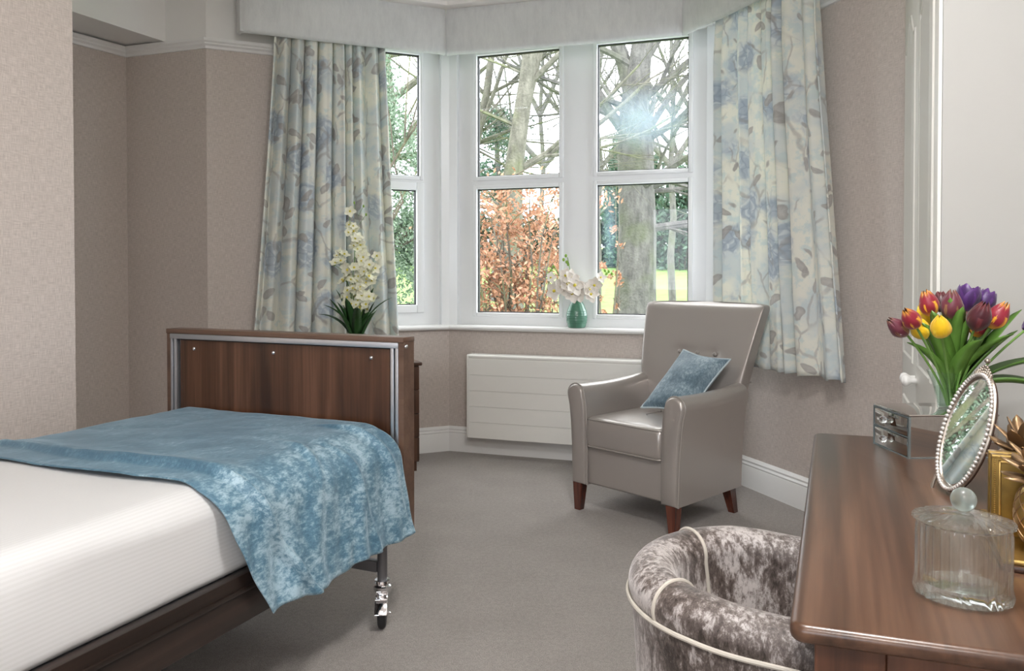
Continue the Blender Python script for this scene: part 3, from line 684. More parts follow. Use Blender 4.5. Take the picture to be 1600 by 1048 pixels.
# ------------------------------------------------------------------ throw
def make_throw():
    nu, nv = 170, 120
    prof = []  # (x,z,nx,nz) across bed, from left hang to right hang, by arc length
    def arc(cx, cz, rx, rz, a0, a1, n):
        for i in range(n): 
            a = R(a0+(a1-a0)*i/n); prof.append((cx+rx*math.cos(a), cz+rz*math.sin(a), math.cos(a), math.sin(a)))
    for i in range(8): prof.append((-.482, .55+i*.006, -1, 0))
    arc(-.402, .600, .080, .076, 180, 90, 14)
    for i in range(40): prof.append((-.402+i*(.392+.402)/40, .676, 0, 1))
    arc(.392, .566, .132, .110, 90, 0, 26)
    for i in range(45): prof.append((.524+.026*(i/44), .566-.246*i/44, 1, .08))
    # arc length param
    al = [0]
    for i in range(1, len(prof)): al.append(al[-1]+math.hypot(prof[i][0]-prof[i-1][0], prof[i][1]-prof[i-1][1]))
    tot = al[-1]; V = []; UVp = []
    def at(s):
        for i in range(1, len(al)):
            if al[i] >= s-1e-9:
                t = (s-al[i-1])/(al[i]-al[i-1]+1e-12); return [prof[i-1][k]*(1-t)+prof[i][k]*t for k in range(4)]
        return list(prof[-1])
    for j in range(nv+1):
        v = j/nv
        for i in range(nu+1):
            u = i/nu; s = u*tot
            x, z, nx, nz = at(s)
            drop = max(0, (s-1.03))/(tot-1.03)      # 0 at shoulder .. 1 at hem
            y_near = -.855+.02*min(1, max(0, (s-.2)/.8))+.145*drop**1.3+.008*math.sin(s*9)
            y_far = -.020+.004*math.sin(s*11)+ .030*drop
            if drop > .02: y_far -= .015*drop
            y = y_far+(y_near-y_far)*v
            p = Vector((s*2.4, y*3.2, 1.7))
            d = .006*mnoise.noise(p*1.5)+.003*mnoise.noise(p*4)
            dt = abs(d)+.001
            # folds
            r1 = .024*math.exp(-((y-(y_near+.125+.04*drop-.02*math.sin(s*2)))/.014)**2)*(.45+.55*min(1, s/.6))
            r1 += .006*math.exp(-((y-(y_near+.16+.05*drop))/.03)**2)
            ph = y*23+2.5*mnoise.noise(Vector((y*2.5, 0, 9)))+drop*1.2
            side = drop**.8*(.014*(math.sin(ph)**3)+.010*mnoise.noise(Vector((y*9+drop*2, drop*1.5, 3)))+.004*math.sin(y*61))
            rs = .016*math.exp(-((y+.17-.10*drop-.05)/.016)**2)*min(1, max(0, (s-.80)/.18))*(1-.5*drop)
            rs += .013*math.exp(-((y+.40+.35*(s-1.0))/.016)**2)*math.exp(-((s-1.02)/.11)**2)
            rs += .010*math.exp(-((y+.30-.28*(s-1.05))/.014)**2)*min(1, max(0, (s-1.0)/.1))
            tot_d = dt+r1+rs+side+.012*drop+.006*min(1, drop*3)
            q = y
            hem = 0.004*math.sin(y*17)*drop**3+.003*math.sin(y*40+1)*drop**3
            V.append((x+nx*tot_d, q, z+nz*tot_d+hem)); UVp.append((s, y))
    F = []; UV = []
    for j in range(nv):
        for i in range(nu):
            a = j*(nu+1)+i; f = (a, a+nu+1, a+nu+2, a+1); F.append(f); UV.append([UVp[q] for q in f])
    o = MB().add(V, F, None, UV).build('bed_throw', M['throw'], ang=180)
    o.location = bed.location; o.rotation_euler = bed.rotation_euler
    s = o.modifiers.new('thickness', 'SOLIDIFY'); s.thickness = .004; s.offset = 1
    tag(o, 'crinkled blue crushed velvet throw draped over the foot of the bed', 'throw')
make_throw()

# ------------------------------------------------------------------ bedside chest + orchid
cang = math.atan2(.406, .914)
ch = thing('bedside_chest', 'dark walnut chest of drawers mostly hidden behind the bed footboard', 'chest of drawers', (-.55, 4.715, 0), cang)
MB().box((-.50, .012, .06), (-.006, .43, .64)).build('carcass', M['walnut'], ch, smooth=False)
MB().box((-.515, -.014, .64), (.010, .445, .662), bev=.008, seg=4).build('top', M['walnut'], ch)
MB().box((-.49, .03, 0), (-.015, .42, .06)).build('plinth', M['walnut'], ch, smooth=False)
for k in range(4):
    z = .07+k*.142
    d = MB().box((-.497, -.004, z), (-.008, .012, z+.138), bev=.002).build('drawer', M['walnut'], ch)
    MB().ball((-.25, -.016, z+.07), .013).build('knob', M['chrome'], d)

def blade(mb, base, az, length, width, lift, droop, n=9, curl=0.25, T=None):
    """strap leaf; base point, azimuth, bends over by droop"""
    secs = []; p = Vector(base); a = lift; d = Vector((math.cos(az), math.sin(az), 0)); sd = Vector((-math.sin(az), math.cos(az), 0))
    for i in range(n+1):
        t = i/n; w = width*(.35+.65*math.sin(min(1, t*1.6+.15)*PI/2))*(1-t**3)**.6*.5+.0004
        up = Vector((0, 0, 1))*math.cos(a)-d*math.sin(a)*1.0
        nrm = Vector((-d.x*math.sin(a)*0, 0, 0))+ (Vector((0, 0, 1))*math.cos(a) - d*math.sin(a))
        secs.append([p-sd*w+nrm*w*curl, p-nrm*.0012, p+sd*w+nrm*w*curl, p+nrm*.0006])
        step = length/n; p = p+(d*math.cos(a)+Vector((0, 0, 1))*math.sin(a))*step; a -= droop/n
    mb.loft(secs, True, True, T)
def flower_mesh(name, mat_p, mat_c, size, np_=5, seed=0):
    rn = random.Random(seed); mb = MB()
    for k in range(np_):
        a = 2*PI*k/np_+rn.uniform(-.15, .15); ln = size*rn.uniform(.85, 1.1); wd = size*.42
        secs = []
        for i in range(6):
            t = i/5; w = wd*math.sin(PI*min(1, .12+t*.86))**.7+.0003; zz = .22*size*t*t+rn.uniform(-.02, .02)*size
            c = Vector((math.cos(a)*ln*t, math.sin(a)*ln*t, zz)); s = Vector((-math.sin(a), math.cos(a), 0))
            secs.append([c-s*w+Vector((0, 0, .1*size)), c-s*w*.4+Vector((0, 0, .02*size)), c+s*w*.4+Vector((0, 0, .02*size)), c+s*w+Vector((0, 0, .1*size))])
        mb.loft(secs, False, False, uv=True)
    mb.mi = 1; mb.ball((0, 0, size*.12), size*.17, 8, 5)
    me = mb.build(name, [mat_p, mat_c], ang=180)
    return me
def orchid():
    t = thing('potted_orchid', 'potted orchid with sprays of small white and yellow flowers behind the bed', 'potted plant', (-.93, 4.70, .663))
    MB().lathe([(.045, 0), (.050, .002), (.062, .10), (.066, .125), (.060, .127), (.056, .11), (.001, .108)], 28).build('pot', M['terracotta'], t)
    MB().lathe([(.055, .10), (.056, .112), (.001, .118)], 20).build('soil', M['soil'], t)
    rn = random.Random(4)
    for k in range(20):
        az = k*2*PI/20*3.0+rn.uniform(-.3, .3); mb = MB()
        blade(mb, (.02*math.cos(az), .02*math.sin(az), .105), az, rn.uniform(.22, .37), rn.uniform(.052, .072), R(rn.uniform(66, 87)), R(rn.uniform(10, 75)), T=None)
        mb.build('leaf', M['orchid_leaf'], t, ang=180)
    proto = flower_mesh('flower', M['orchid_w'], M['orchid_c'], .033, 5, 2); proto.parent = t
    first = True
    stems = [((-.005, 0), (-.03, .0), .88, 0), ((.01, .01), (.03, .02), .72, 1), ((-.01, .01), (-.10, .0), .66, 2), ((.01, -.01), (.10, 0), .62, 3)]
    for (b0, e, h, k) in stems:
        pts = [(b0[0]+(e[0]-b0[0])*(i/12)**1.6+.012*math.sin(i*.9+k), b0[1]+(e[1]-b0[1])*(i/12), .105+(h-.105)*i/12) for i in range(13)]
        MB().tube(pts, [.0032-.0018*i/12 for i in range(13)], 6).build('stem', M['green_stem'], t)
        for i in range(5, 13):
            for q in range(3 if i < 12 else 1):
                az = rn.uniform(0, 2*PI); r = rn.uniform(.018, .062)*(1.15-(i-5)/11)
                p = Vector(pts[i])+Vector((math.cos(az)*r, math.sin(az)*r*.8-.01, rn.uniform(-.02, .03)))
                MB().tube([pts[i], (Vector(pts[i])+p)/2+Vector((0, 0, .008)), p], .0010, 4).build('flower_stalk', M['green_stem'], t)
                f = proto if first else put(proto, t); first = False
                f.location = p; f.rotation_euler = (R(65)+rn.uniform(-.6, .5), rn.uniform(-.5, .5), rn.uniform(-.9, .9)); s = rn.uniform(.8, 1.2); f.scale = (s, s, s)
    for (x, z) in ((-.13, .58), (.10, .55), (.045, .93), (-.01, .95), (.06, .88)):
        MB().ball((x, 0, z), .006, 8, 5, sc_=(1, 1, 1.5)).build('bud', M['bud'], t)
        MB().tube([(x*.3, 0, z-.06), (x*.7, 0, z-.025), (x, 0, z)], .0011, 4).build('flower_stalk', M['green_stem'], t)
orchid()

# ------------------------------------------------------------------ sill vase
TF, _ = frame(BL, BR)
vp = TF @ Vector((.875, .028, .845))
vs = thing('ceramic_vase', 'small ribbed green ceramic vase on the sill between the two front windows', 'vase', vp)
prof = [(.001, 0), (.052, 0), (.058, .006), (.066, .04), (.068, .075), (.062, .11), (.046, .148), (.030, .176), (.025, .188), (.027, .196), (.023, .196), (.021, .185), (.03, .165), (.001, .16)]
def rib(a, z): return 1+.014*math.sin(z*420)*(1 if .02 < z < .13 else .2)
P2 = []
for i in range(len(prof)-1):
    (r0, z0), (r1, z1) = prof[i], prof[i+1]
    k = 8 if i in (2, 3, 4, 5) else 2
    for q in range(k): P2.append((r0+(r1-r0)*q/k, z0+(z1-z0)*q/k))
P2.append(prof[-1])
MB().lathe(P2, 32, None, rib).build('body', M['celadon'], vs, ang=60)
big = None
def sill_stem(label, pts, blooms, buds):
    global big
    t = thing('orchid_stem', label, 'flower', vp+Vector((0, 0, .16)), 0, 'orchid stems in the green sill vase')
    MB().tube(pts, [.0028]*len(pts), 6).build('stem', M['green_stem'], t)
    for (p, rz, rx, s) in blooms:
        if big is None: big = flower_mesh('blossom', M['orchid_p'], M['orchid_c'], .052, 5, 5); f = big; f.parent = t
        else: f = put(big, t)
        f.location = p; f.rotation_euler = (rx, 0, rz); f.scale = (s*1.25, s*1.25, s*1.25)
    for p in buds: MB().ball(p, .009, 8, 5, sc_=(1, 1, 1.3)).build('bud', M['bud'], t)
sill_stem('cream orchid stem leaning left out of the green sill vase', [(0, 0, -.1), (-.01, 0, .04), (-.06, -.01, .12), (-.12, -.01, .18), (-.15, 0, .24)],
    [((-.10, -.03, .10), .3, 1.3, 1), ((-.145, -.02, .075), -.4, 1.5, .95), ((-.06, -.04, .12), .1, 1.2, 1.05), ((-.075, -.03, .17), -.3, 1.1, .8), ((-.17, -.02, .16), .4, 1.4, .6)], [(-.185, 0, .185), (-.165, 0, .205), (-.15, 0, .23)])
sill_stem('cream orchid stem standing upright in the green sill vase', [(0, 0, -.1), (0, 0, .04), (-.02, -.01, .13), (-.045, -.01, .21), (-.06, 0, .29)],
    [((-.02, -.045, .11), .2, 1.3, 1.05), ((.01, -.03, .07), -.2, 1.5, 1.0), ((-.04, -.03, .16), .5, 1.2, .85), ((-.035, -.045, .06), 0, 1.6, .9)], [(-.07, 0, .30), (-.085, 0, .275), (-.055, 0, .245), (-.065, 0, .26)])
sill_stem('pinkish orchid stem leaning right out of the green sill vase', [(0, 0, -.1), (.015, 0, .04), (.06, -.01, .09), (.12, -.01, .14), (.20, 0, .19)],
    [((.075, -.03, .085), .4, 1.3, .95), ((.11, -.03, .11), -.3, 1.5, .85), ((.15, -.02, .16), .2, 1.2, .6), ((.085, -.035, .055), .2, 1.6, .8)], [(.19, 0, .185), (.205, 0, .20), (.225, 0, .185), (.18, 0, .205)])

# ------------------------------------------------------------------ armchair
arm = thing('armchair', 'high-back pewter faux leather armchair with buttoned back and wooden legs by the window', 'armchair', (.728, 3.945, 0), R(-46.6))
def armsec(y, s, k=1.0, dz=0):
    # closed section in (x,z): inner side, roll top, outer side, bottom
    out = []
    P = [(.228, .135), (.228, .30), (.230, .45), (.236, .54), (.246, .585)]
    cx, cz, r = .300, .585, .052
    P += [(cx+r*1.02*math.cos(R(a)), cz+dz+r*math.sin(R(a))) for a in range(170, -25, -13)]
    P += [(.340, .53), (.330, .45), (.322, .34), (.318, .22), (.316, .135)]
    cxm = .272
    return [(s*(cxm+(x-cxm)*k), y, .36+(z-.36)*(1-(1-k)*.25)) for x, z in P]
for s in (-1, 1):
    ysA = [-.288, -.284, -.276, -.262]+[-.24+.03*i for i in range(18)]
    kA = [.80, .90, .965, 1]+[1]*18
    secs = []
    for y, k in zip(ysA, kA):
        t = max(0, (y+.27)/.55)
        secs.append(armsec(y, s, k, -.010*math.sin(PI*min(1, t))+.012*t))
    mb = MB().loft(secs if s < 0 else [list(reversed(q)) for q in secs]); a_ = mb.build('arm', M['leather'], arm, ang=50)
    pp = armsec(-.270, s, 1.012)
    MB().tube(pp[:], .0042, 6).build('piping', M['leather_pipe'], a_)
# base
MB().box((-.235, -.262, .14), (.235, .29, .345), bev=.012, seg=3).build('seat_base', M['leather'], arm)
MB().tube([(-.228, -.264, .338), (.228, -.264, .338)], .004, 6).build('piping', M['leather_pipe'], arm)
# seat cushion
def cushion_block(x0, x1, y0, y1, z0, z1):
    nx, ny = 24, 24; rings = []
    def outline(k, z):
        n = 14; r = .035; P = []
        X0, X1, Y0, Y1 = x0+k, x1-k, y0+k, y1-k
        for cx, cy, a0 in ((X1-r, Y1-r, 0), (X0+r, Y1-r, 90), (X0+r, Y0+r, 180), (X1-r, Y0+r, 270)):
            for i in range(6): a = R(a0+90*i/5); P.append((cx+r*math.cos(a), cy+r*math.sin(a), z))
        return P
    crown = .022
    levels = [(.02, z0), (.004, z0+.006), (0, z0+.02), (-.004, (z0+z1)/2), (0, z1-.02), (.004, z1-.006)]
    secs = [outline(k, z) for k, z in levels]
    for q in (.015, .04, .07, .11, .16, .20): secs.append(outline(q, z1+crown*(1-(1-q/.22)**2)))
    return secs
secs = cushion_block(-.232, .232, -.285, .24, .330, .475)
sc_o = MB().loft(secs).build('seat_cushion', M['leather'], arm, ang=60)
for zz, kk in ((.470, .002), (.336, .003)):
    ol = cushion_block(-.232, .232, -.285, .24, .330, .475)[5 if zz > .4 else 1]
    MB().tube([(p[0]*1.004, p[1]*1.004, zz) for p in ol], .0042, 6, closed=True).build('piping', M['leather_pipe'], sc_o)
# back
def backsurf():
    nz, nx = 46, 44; V = []; F = []
    btn = [(-.083, .775), (.027, .775), (.132, .775)]
    def yc(z): t = (z-.14)/.9; return .245+.055*t+.16*max(0, t)**1.7
    def hw_(z):
        if z < .60: return .305
        t = (z-.60)/.44; return .305+.062*t**1.0-.0*t
    rings = []
    zs = [.142+ (1.043-.142)*i/nz for i in range(nz+1)]
    for i, z in enumerate(zs):
        top = max(0, (z-1.0)/.043); k = math.sqrt(max(0, 1-top**2)); 
        bt = max(0, (.165-z)/.023); k2 = math.sqrt(max(0, 1-min(1, bt)**2*.5))
        th = (.060-.012*max(0, (z-.6)/.44))*max(.12, k)*k2; w = hw_(z)-.012*(1-k)
        ring = []
        m = 48
        for q in range(m):     # rounded rectangle ring
            a = 2*PI*q/m; ca, sa = math.cos(a), math.sin(a)
            e = .16; x = w*(abs(ca)**e)*(1 if ca >= 0 else -1)*1.0
            if abs(ca) < .98: pass
            # spread x positions evenly on faces
            tt = q/m*4
            y = th*(abs(sa)**.35)*(1 if sa >= 0 else -1)
            x = w*math.copysign(min(1, abs(ca)*1.02)**.75, ca)
            wing = .030*(abs(x)/w)**3*min(1, max(0, (z-.5)/.2)) if sa < 0 else .012*(abs(x)/w)**3
            yy = yc(z)+y-wing
            if sa < 0:
                yy -= .014*math.exp(-((z-.62)/.12)**2)*(1-(x/w)**2)          # lumbar swell
                for bx, bz in btn:
                    dx = x-bx
                    yy += .020*math.exp(-(dx*dx+(z-bz)**2)/.0006)
                    if z > bz: yy += .009*math.exp(-(dx/.011)**2)*math.exp(-((z-bz)/.06)**2)
                    if z < bz: yy += .006*math.exp(-(dx/.011)**2)*math.exp(-((z-bz)/.10)**2)
            ring.append((x, yy, z))
        rings.append(ring)
    return rings, btn, yc
rings, btn, yc = backsurf()
# refine ring spacing around x by resampling is skipped: 48 points per ring, subdivided
bk = MB().loft([list(reversed(r)) for r in rings]).build('backrest', M['leather'], arm, ang=75)
bk.modifiers.new('sub', 'SUBSURF').levels = 1; bk.modifiers['sub'].render_levels = 2
for bx, bz in btn:
    MB().ball((bx, yc(bz)-.054, bz), .0125, 12, 8, sc_=(1, .65, 1)).build('button', M['leather_pipe'], bk)
for s in (-1, 1):
    x = .307*s; pts = [(x, -.0+.20, .598), (x*1.0, .245, .612), (x*1.005, .29, .630), (x*1.0, .34, .640), (x*.99, .375, .642)]
    MB().tube(pts, .004, 6).build('piping', M['leather_pipe'], bk)
# legs
for (x, y, dx, dy) in ((-.283, -.257, -.004, -.004), (.283, -.257, .004, -.004), (-.265, .225, -.012, .035), (.265, .225, .012, .035)):
    a, b_ = .027, .017
    s1 = [(x-a, y-a, .15), (x+a, y-a, .15), (x+a, y+a, .15), (x-a, y+a, .15)]
    s0 = [(x+dx-b_, y+dy-b_, 0), (x+dx+b_, y+dy-b_, 0), (x+dx+b_, y+dy+b_, 0), (x+dx-b_, y+dy+b_, 0)]
    MB().loft([s0, s1]).build('leg', M['redwood'], arm, smooth=False)
# scatter cushion
def pillow():
    t = thing('scatter_cushion', 'blue crushed velvet cushion with pale piping leaning in the armchair', 'cushion', arm.location, R(-46.6))
    TL, TR, BLc, BRc = Vector((-.003, .235, .795)), Vector((.280, .225, .768)), Vector((-.088, -.015, .510)), Vector((.215, -.03, .512))
    n = 26; nrm = (TR-TL).cross(BLc-TL).normalized()
    if nrm.z < 0: nrm = -nrm
    def grid(sg):
        V = []
        for i in range(n+1):
            for j in range(n+1):
                u, v = i/n, j/n
                # pinch the edges inward between corners
                uu = u+(.5-u)*.10*math.sin(PI*v); vv = v+(.5-v)*.10*math.sin(PI*u)
                p = (TL*(1-uu)+TR*uu)*(1-vv)+(BLc*(1-uu)+BRc*uu)*vv
                h = (max(0, 16*u*(1-u)*v*(1-v)))**.42*.058
                h *= 1+.16*mnoise.noise(Vector((u*4, v*4, sg)))
                V.append(p+nrm*h*sg)
        F = []
        for i in range(n):
            for j in range(n):
                a = i*(n+1)+j; f = (a, a+1, a+n+2, a+n+1); F.append(f if sg > 0 else tuple(reversed(f)))
        return V, F
    mb = MB(); mb.add(*grid(1)); mb.add(*grid(-1)); b = mb.build('cover', M['cushion'], t, ang=180)
    V, _ = grid(1); idx = [i*(n+1) for i in range(n+1)]+[n*(n+1)+j for j in range(1, n+1)]+[i*(n+1)+n for i in range(n-1, -1, -1)]+[j for j in range(n-1, 0, -1)]
    MB().tube([V[k] for k in idx], .0045, 6, closed=True).build('piping', plain('pale_blue_cord', (.50, .58, .62), .5), t)
pillow()

# ------------------------------------------------------------------ tub chair
tub = thing('tub_chair', 'round mink crushed velvet tub chair with cream piping tucked under the desk', 'chair', (.523, 1.612, 0), R(-22))
Rm = .236
def tubpath(n=72, arm_l=.125):
    P = []
    ns = 12
    for i in range(ns): P.append((arm_l-(arm_l)*i/ns, Rm, Vector((0, 1))))
    for i in range(n+1):
        a = PI/2+PI*i/n; P.append((Rm*math.cos(a), Rm*math.sin(a), Vector((math.cos(a), math.sin(a)))))
    for i in range(1, ns+1): P.append((arm_l*i/ns, -Rm, Vector((0, -1))))
    return P
def tubsec(t):
    # offset o (out +), z ; closed
    zt = .602-.020*max(0, abs(t-.5)*2-.55)/.45
    P = []
    P += [(.018, .20), (.026, .35), (.034, .48), (.040, .535)]
    cz = zt-.050
    for a in range(-30, 200, 11): P.append((-.006+.050*math.cos(R(a)), cz+.050*math.sin(R(a))))
    P += [(-.062, .50), (-.068, .45), (-.070, .38), (-.066, .30), (-.05, .20)]
    return P
TP = tubpath(); secs = []
nP = len(TP)
for i, (x, y, nn) in enumerate(TP):
    e = min(i, nP-1-i); k = {0: .80, 1: .93, 2: .985}.get(e, 1)
    S = tubsec(i/(nP-1)); cxm = -.012
    secs.append([(x+nn.x*(cxm+(o-cxm)*k), y+nn.y*(cxm+(o-cxm)*k), .4+(z-.4)*(1-(1-k)*.35)) for o, z in S])
shell = MB().loft(secs).build('backrest_shell', M['mink'], tub, ang=70)
pts = []
for i, (x, y, nn) in enumerate(TP): pts.append((x+nn.x*.045, y+nn.y*.045, .532-.015*max(0, abs(i/(nP-1)-.5)*2-.55)/.45))
MB().tube(pts, .0048, 8).build('piping', M['mink_pipe'], shell)
for fi in (.335, .70):
    i = int(fi*nP); x, y, nn = TP[i]; S = tubsec(fi)
    pp = [(x+nn.x*(o*1.03), y+nn.y*(o*1.03), z+.002) for o, z in S[4:]]
    MB().tube(pp, .0042, 8).build('piping', M['mink_pipe'], shell)
pts = []
st = []
for k in range(48):
    a = 2*PI*k/48; x, y = .20*math.cos(a), .19*math.sin(a)
    if x > 0: x = .20*min(1, abs(math.cos(a))**.45)
    st.append((x, y))
MB().loft([[(x*.97, y*.97, .33) for x, y in st], [(x, y, .345) for x, y in st], [(x, y, .41) for x, y in st], [(x*.97, y*.97, .425) for x, y in st], [(x*.6, y*.6, .437) for x, y in st], [(x*.1, y*.1, .44) for x, y in st]]).build('seat_cushion', M['mink'], tub, ang=80)
MB().loft([[(x*1.0, y*1.0, .18) for x, y in st], [(x*.99, y*.99, .335) for x, y in st]]).build('seat_base', M['mink'], tub, ang=60)
for sx in (-1, 1):
    for sy in (-1, 1):
        MB().tube([(sx*.165, sy*.165, 0), (sx*.145, sy*.145, .19)], [.012, .020], 12).build('leg', M['redwood'], tub)

# ------------------------------------------------------------------ dressing table
dk = thing('dressing_table', 'walnut dressing table with rounded edges standing along the right wall', 'table', (.354, .999, 0), math.atan2(.925, .380)-PI/2)
# local y = along length (toward window), local x = toward the right wall; the depth direction is 3 degrees skewed to follow the wall
DX = Vector((math.cos(R(3.2)), math.sin(R(3.2)))); DL = 1.306; DD = .585
def dp(x, y): return (DX.x*x, y+DX.y*x)
def slab(x0, x1, y0, y1, z0, z1, r=.0):
    mb = MB()
    def ring(k, z, rc=.012):
        P = []
        for cx, cy, a0 in ((x1-rc, y1-rc, 0), (x0+rc, y1-rc, 90), (x0+rc, y0+rc, 180), (x1-rc, y0+rc, 270)):
            for i in range(5):
                a = R(a0+90*i/4); P.append((*dp(cx+(rc-k)*math.cos(a), cy+(rc-k)*math.sin(a)), z))
        return P
    if r:
        S = [ring(r*(1-math.cos(R(a)))*1.0, z0+r-r*math.sin(R(a)), .02) for a in (90, 60, 30, 0)]+[ring(r*(1-math.cos(R(a))), z1-r+r*math.sin(R(a)), .02) for a in (0, 20, 40, 60, 75, 90)]
    else: S = [ring(0, z0, .003), ring(0, z1, .003)]
    return mb.loft(S)
slab(0, DD, 0, DL, .725, .75, .010).build('desk_top', M['desk'], dk, ang=60)
slab(.03, .115, .030, .055, 0, .725).build('leg', M['desk_side'], dk, ang=30)
slab(.03, .115, DL-.055, DL-.03, 0, .725).build('leg', M['desk_side'], dk, ang=30)
slab(.47, .56, .030, .055, 0, .725).build('leg', M['desk_side'], dk, ang=30)
slab(.47, .56, DL-.055, DL-.03, 0, .725).build('leg', M['desk_side'], dk, ang=30)
slab(.115, .47, .036, .052, .25, .725).build('side_panel', M['desk_side'], dk, ang=30)
slab(.115, .47, DL-.052, DL-.036, .25, .725).build('side_panel', M['desk_side'], dk, ang=30)
slab(.54, .555, .055, DL-.055, .20, .725).build('back_panel', M['desk_side'], dk, ang=30)
for a in (.06, .655):
    d = slab(.035, .053, a, a+.59, .622, .714).build('drawer', M['desk'], dk, ang=30)
    MB().ball((*dp(.022, a+.295), .668), .012).build('knob', M['chrome'], d)

# ------------------------------------------------------------------ wardrobe
wd = thing('wardrobe', 'tall cream fitted wardrobe with arched panel doors and white knobs in the right corner', 'wardrobe', (1.235, 2.29, 0), math.atan2(.927, .375)-PI/2)
# local y along doors, x into depth
WL = 1.13
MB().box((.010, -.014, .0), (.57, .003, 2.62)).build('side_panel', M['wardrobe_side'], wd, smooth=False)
MB().prism([(.024, .018), (.57, .018), (.56, .47), (.024, WL-.05)], 0, 2.62).build('carcass', M['wardrobe'], wd, smooth=False)
MB().prism([(-.02, -.006), (.57, -.006), (.56, .47), (-.02, WL-.05)], 2.62, 2.72).build('cornice', M['wardrobe'], wd)
def door(y0, y1):
    d = MB().box((0, y0+.0015, .08), (.022, y1-.0015, 2.60), bev=.003).build('door', M['wardrobe'], wd)
    def panel(pz0, pz1, arch):
        ya, yb = y0+.085, y1-.085; w = yb-ya
        def outl(k):
            P = [(ya+k, pz0+k), (yb-k, pz0+k)]
            if arch:
                for i in range(25):
                    t = i/24; y = yb-k-(w-2*k)*t
                    c = abs(t-.5)*2
                    hgt = .10*(0.5+0.5*math.cos(PI*min(1, c/.78)))
                    P.append((y, pz1-k*.8-.10+hgt))
            else: P += [(yb-k, pz1-k), (ya+k, pz1-k)]
            return P
        lv = [(0, -.0005), (.006, -.0065), (.014, -.0065), (.020, -.001), (.034, -.001), (.060, -.009), (.066, -.009)]
        rings_ = [[(x, p[0], p[1]) for p in outl(k)] for k, x in lv]
        MB().loft(rings_, True, True).build('raised_panel', M['wardrobe'], d, ang=25)
    panel(.86, 2.20, True); panel(.16, .70, False)
    return d
d1 = door(0.004, .565); d2 = door(.565, WL)
for d, y in ((d1, .565-.035), (d2, .565+.035)):
    MB().lathe([(.010, 0), (.010, .016), (.014, .022), (.020, .030), (.021, .038), (.016, .046), (.006, .050), (.0005, .051)], 18, Matrix.Translation((0, y, .815)) @ Matrix.Rotation(-PI/2, 4, 'Y')).build('knob', M['porcelain'], d)

# ------------------------------------------------------------------ mirrored drawer box
bx = thing('mirrored_drawer_box', 'small mirrored glass two-drawer trinket box on the far end of the desk', 'trinket box', (.957, 1.892, .75), R(2.0))
bh = .106; bw = .170; bd = .22
MB().box((.004, 0, .001), (bd, bw, bh-.004)).build('carcass', M['mirror_box'], bx, smooth=False)
MB().box((-.001, -.002, bh-.005), (bd+.002, bw+.002, bh), bev=.0015).build('lid', M['mirror_box'], bx)
e = MB()
for (a, b_) in (((-.001, -.002, 0), (.004, .003, bh-.005)), ((-.001, bw-.003, 0), (.004, bw+.002, bh-.005)), ((-.0015, .003, 0), (.003, bw-.003, .003)), ((-.0015, .003, bh/2-.004), (.003, bw-.003, bh/2-.001)), ((-.0015, .003, bh-.009), (.003, bw-.003, bh-.005)), ((.004, -.003, 0), (bd, 0, .003))): e.box(a, b_)
e.build('bevelled_edging', M['bevel_glass'], bx, smooth=False)
for z0 in (.004, bh/2):
    d = MB().box((-.001, .006, z0), (.004, bw-.006, z0+bh/2-.010), bev=.0015).build('drawer', M['mirror_box'], bx)
    MB().ball((-.011, bw*.60, z0+.022), .0095, 16, 10).build('crystal_knob', M['crystal'], d)

# ------------------------------------------------------------------ tulips in glass vase
VP = Vector((1.105, 1.972, .856))
gv = thing('glass_vase', 'flared clear glass vase holding the tulips on the mirrored box', 'vase', VP)
prof = [(.001, 0), (.030, 0), (.033, .003), (.036, .03), (.045, .065), (.058, .096), (.0565, .096), (.0435, .066), (.0345, .031), (.031, .008), (.001, .008)]
MB().lathe(prof, 40).build('body', M['vglass'], gv)
MB().lathe([(.001, .0085), (.030, .0085), (.0335, .031), (.040, .055), (.001, .055)], 32).build('water', M['water'], gv)
def petal_head(matname, s=1.0, openf=0.0, seed=0):
    rn = random.Random(seed); mb = MB()
    H = .059*s; Rr = .0185*s
    for layer in (0, 1):
        for k in range(3):
            a0 = 2*PI*k/3+layer*PI/3+rn.uniform(-.1, .1)
            secs = []; n = 9; m = 8
            for i in range(n+1):
                t = i/n
                r = Rr*(math.sin(PI*min(1, .11+(.82-.30*openf)*t**.85)))*(1+openf*t*t)*(1+.05*layer)+.0012 + openf*.008*t
                half = 1.15*math.sin(PI*(.18+.74*t))**.7
                row = []
                for j in range(m+1):
                    q = j/m*2-1; a = a0+q*half
                    zz = H*t-H*.13*abs(q)**1.5*t+(.0 if layer else .002*s)
                    rr = r*(1+.07*q*q)
                    row.append((rr*math.cos(a), rr*math.sin(a), zz))
                secs.append(row)
            mb.loft(secs, False, False, uv=True)
    o = mb.build('flower_head', M[matname], ang=180)
    return o
heads = {}
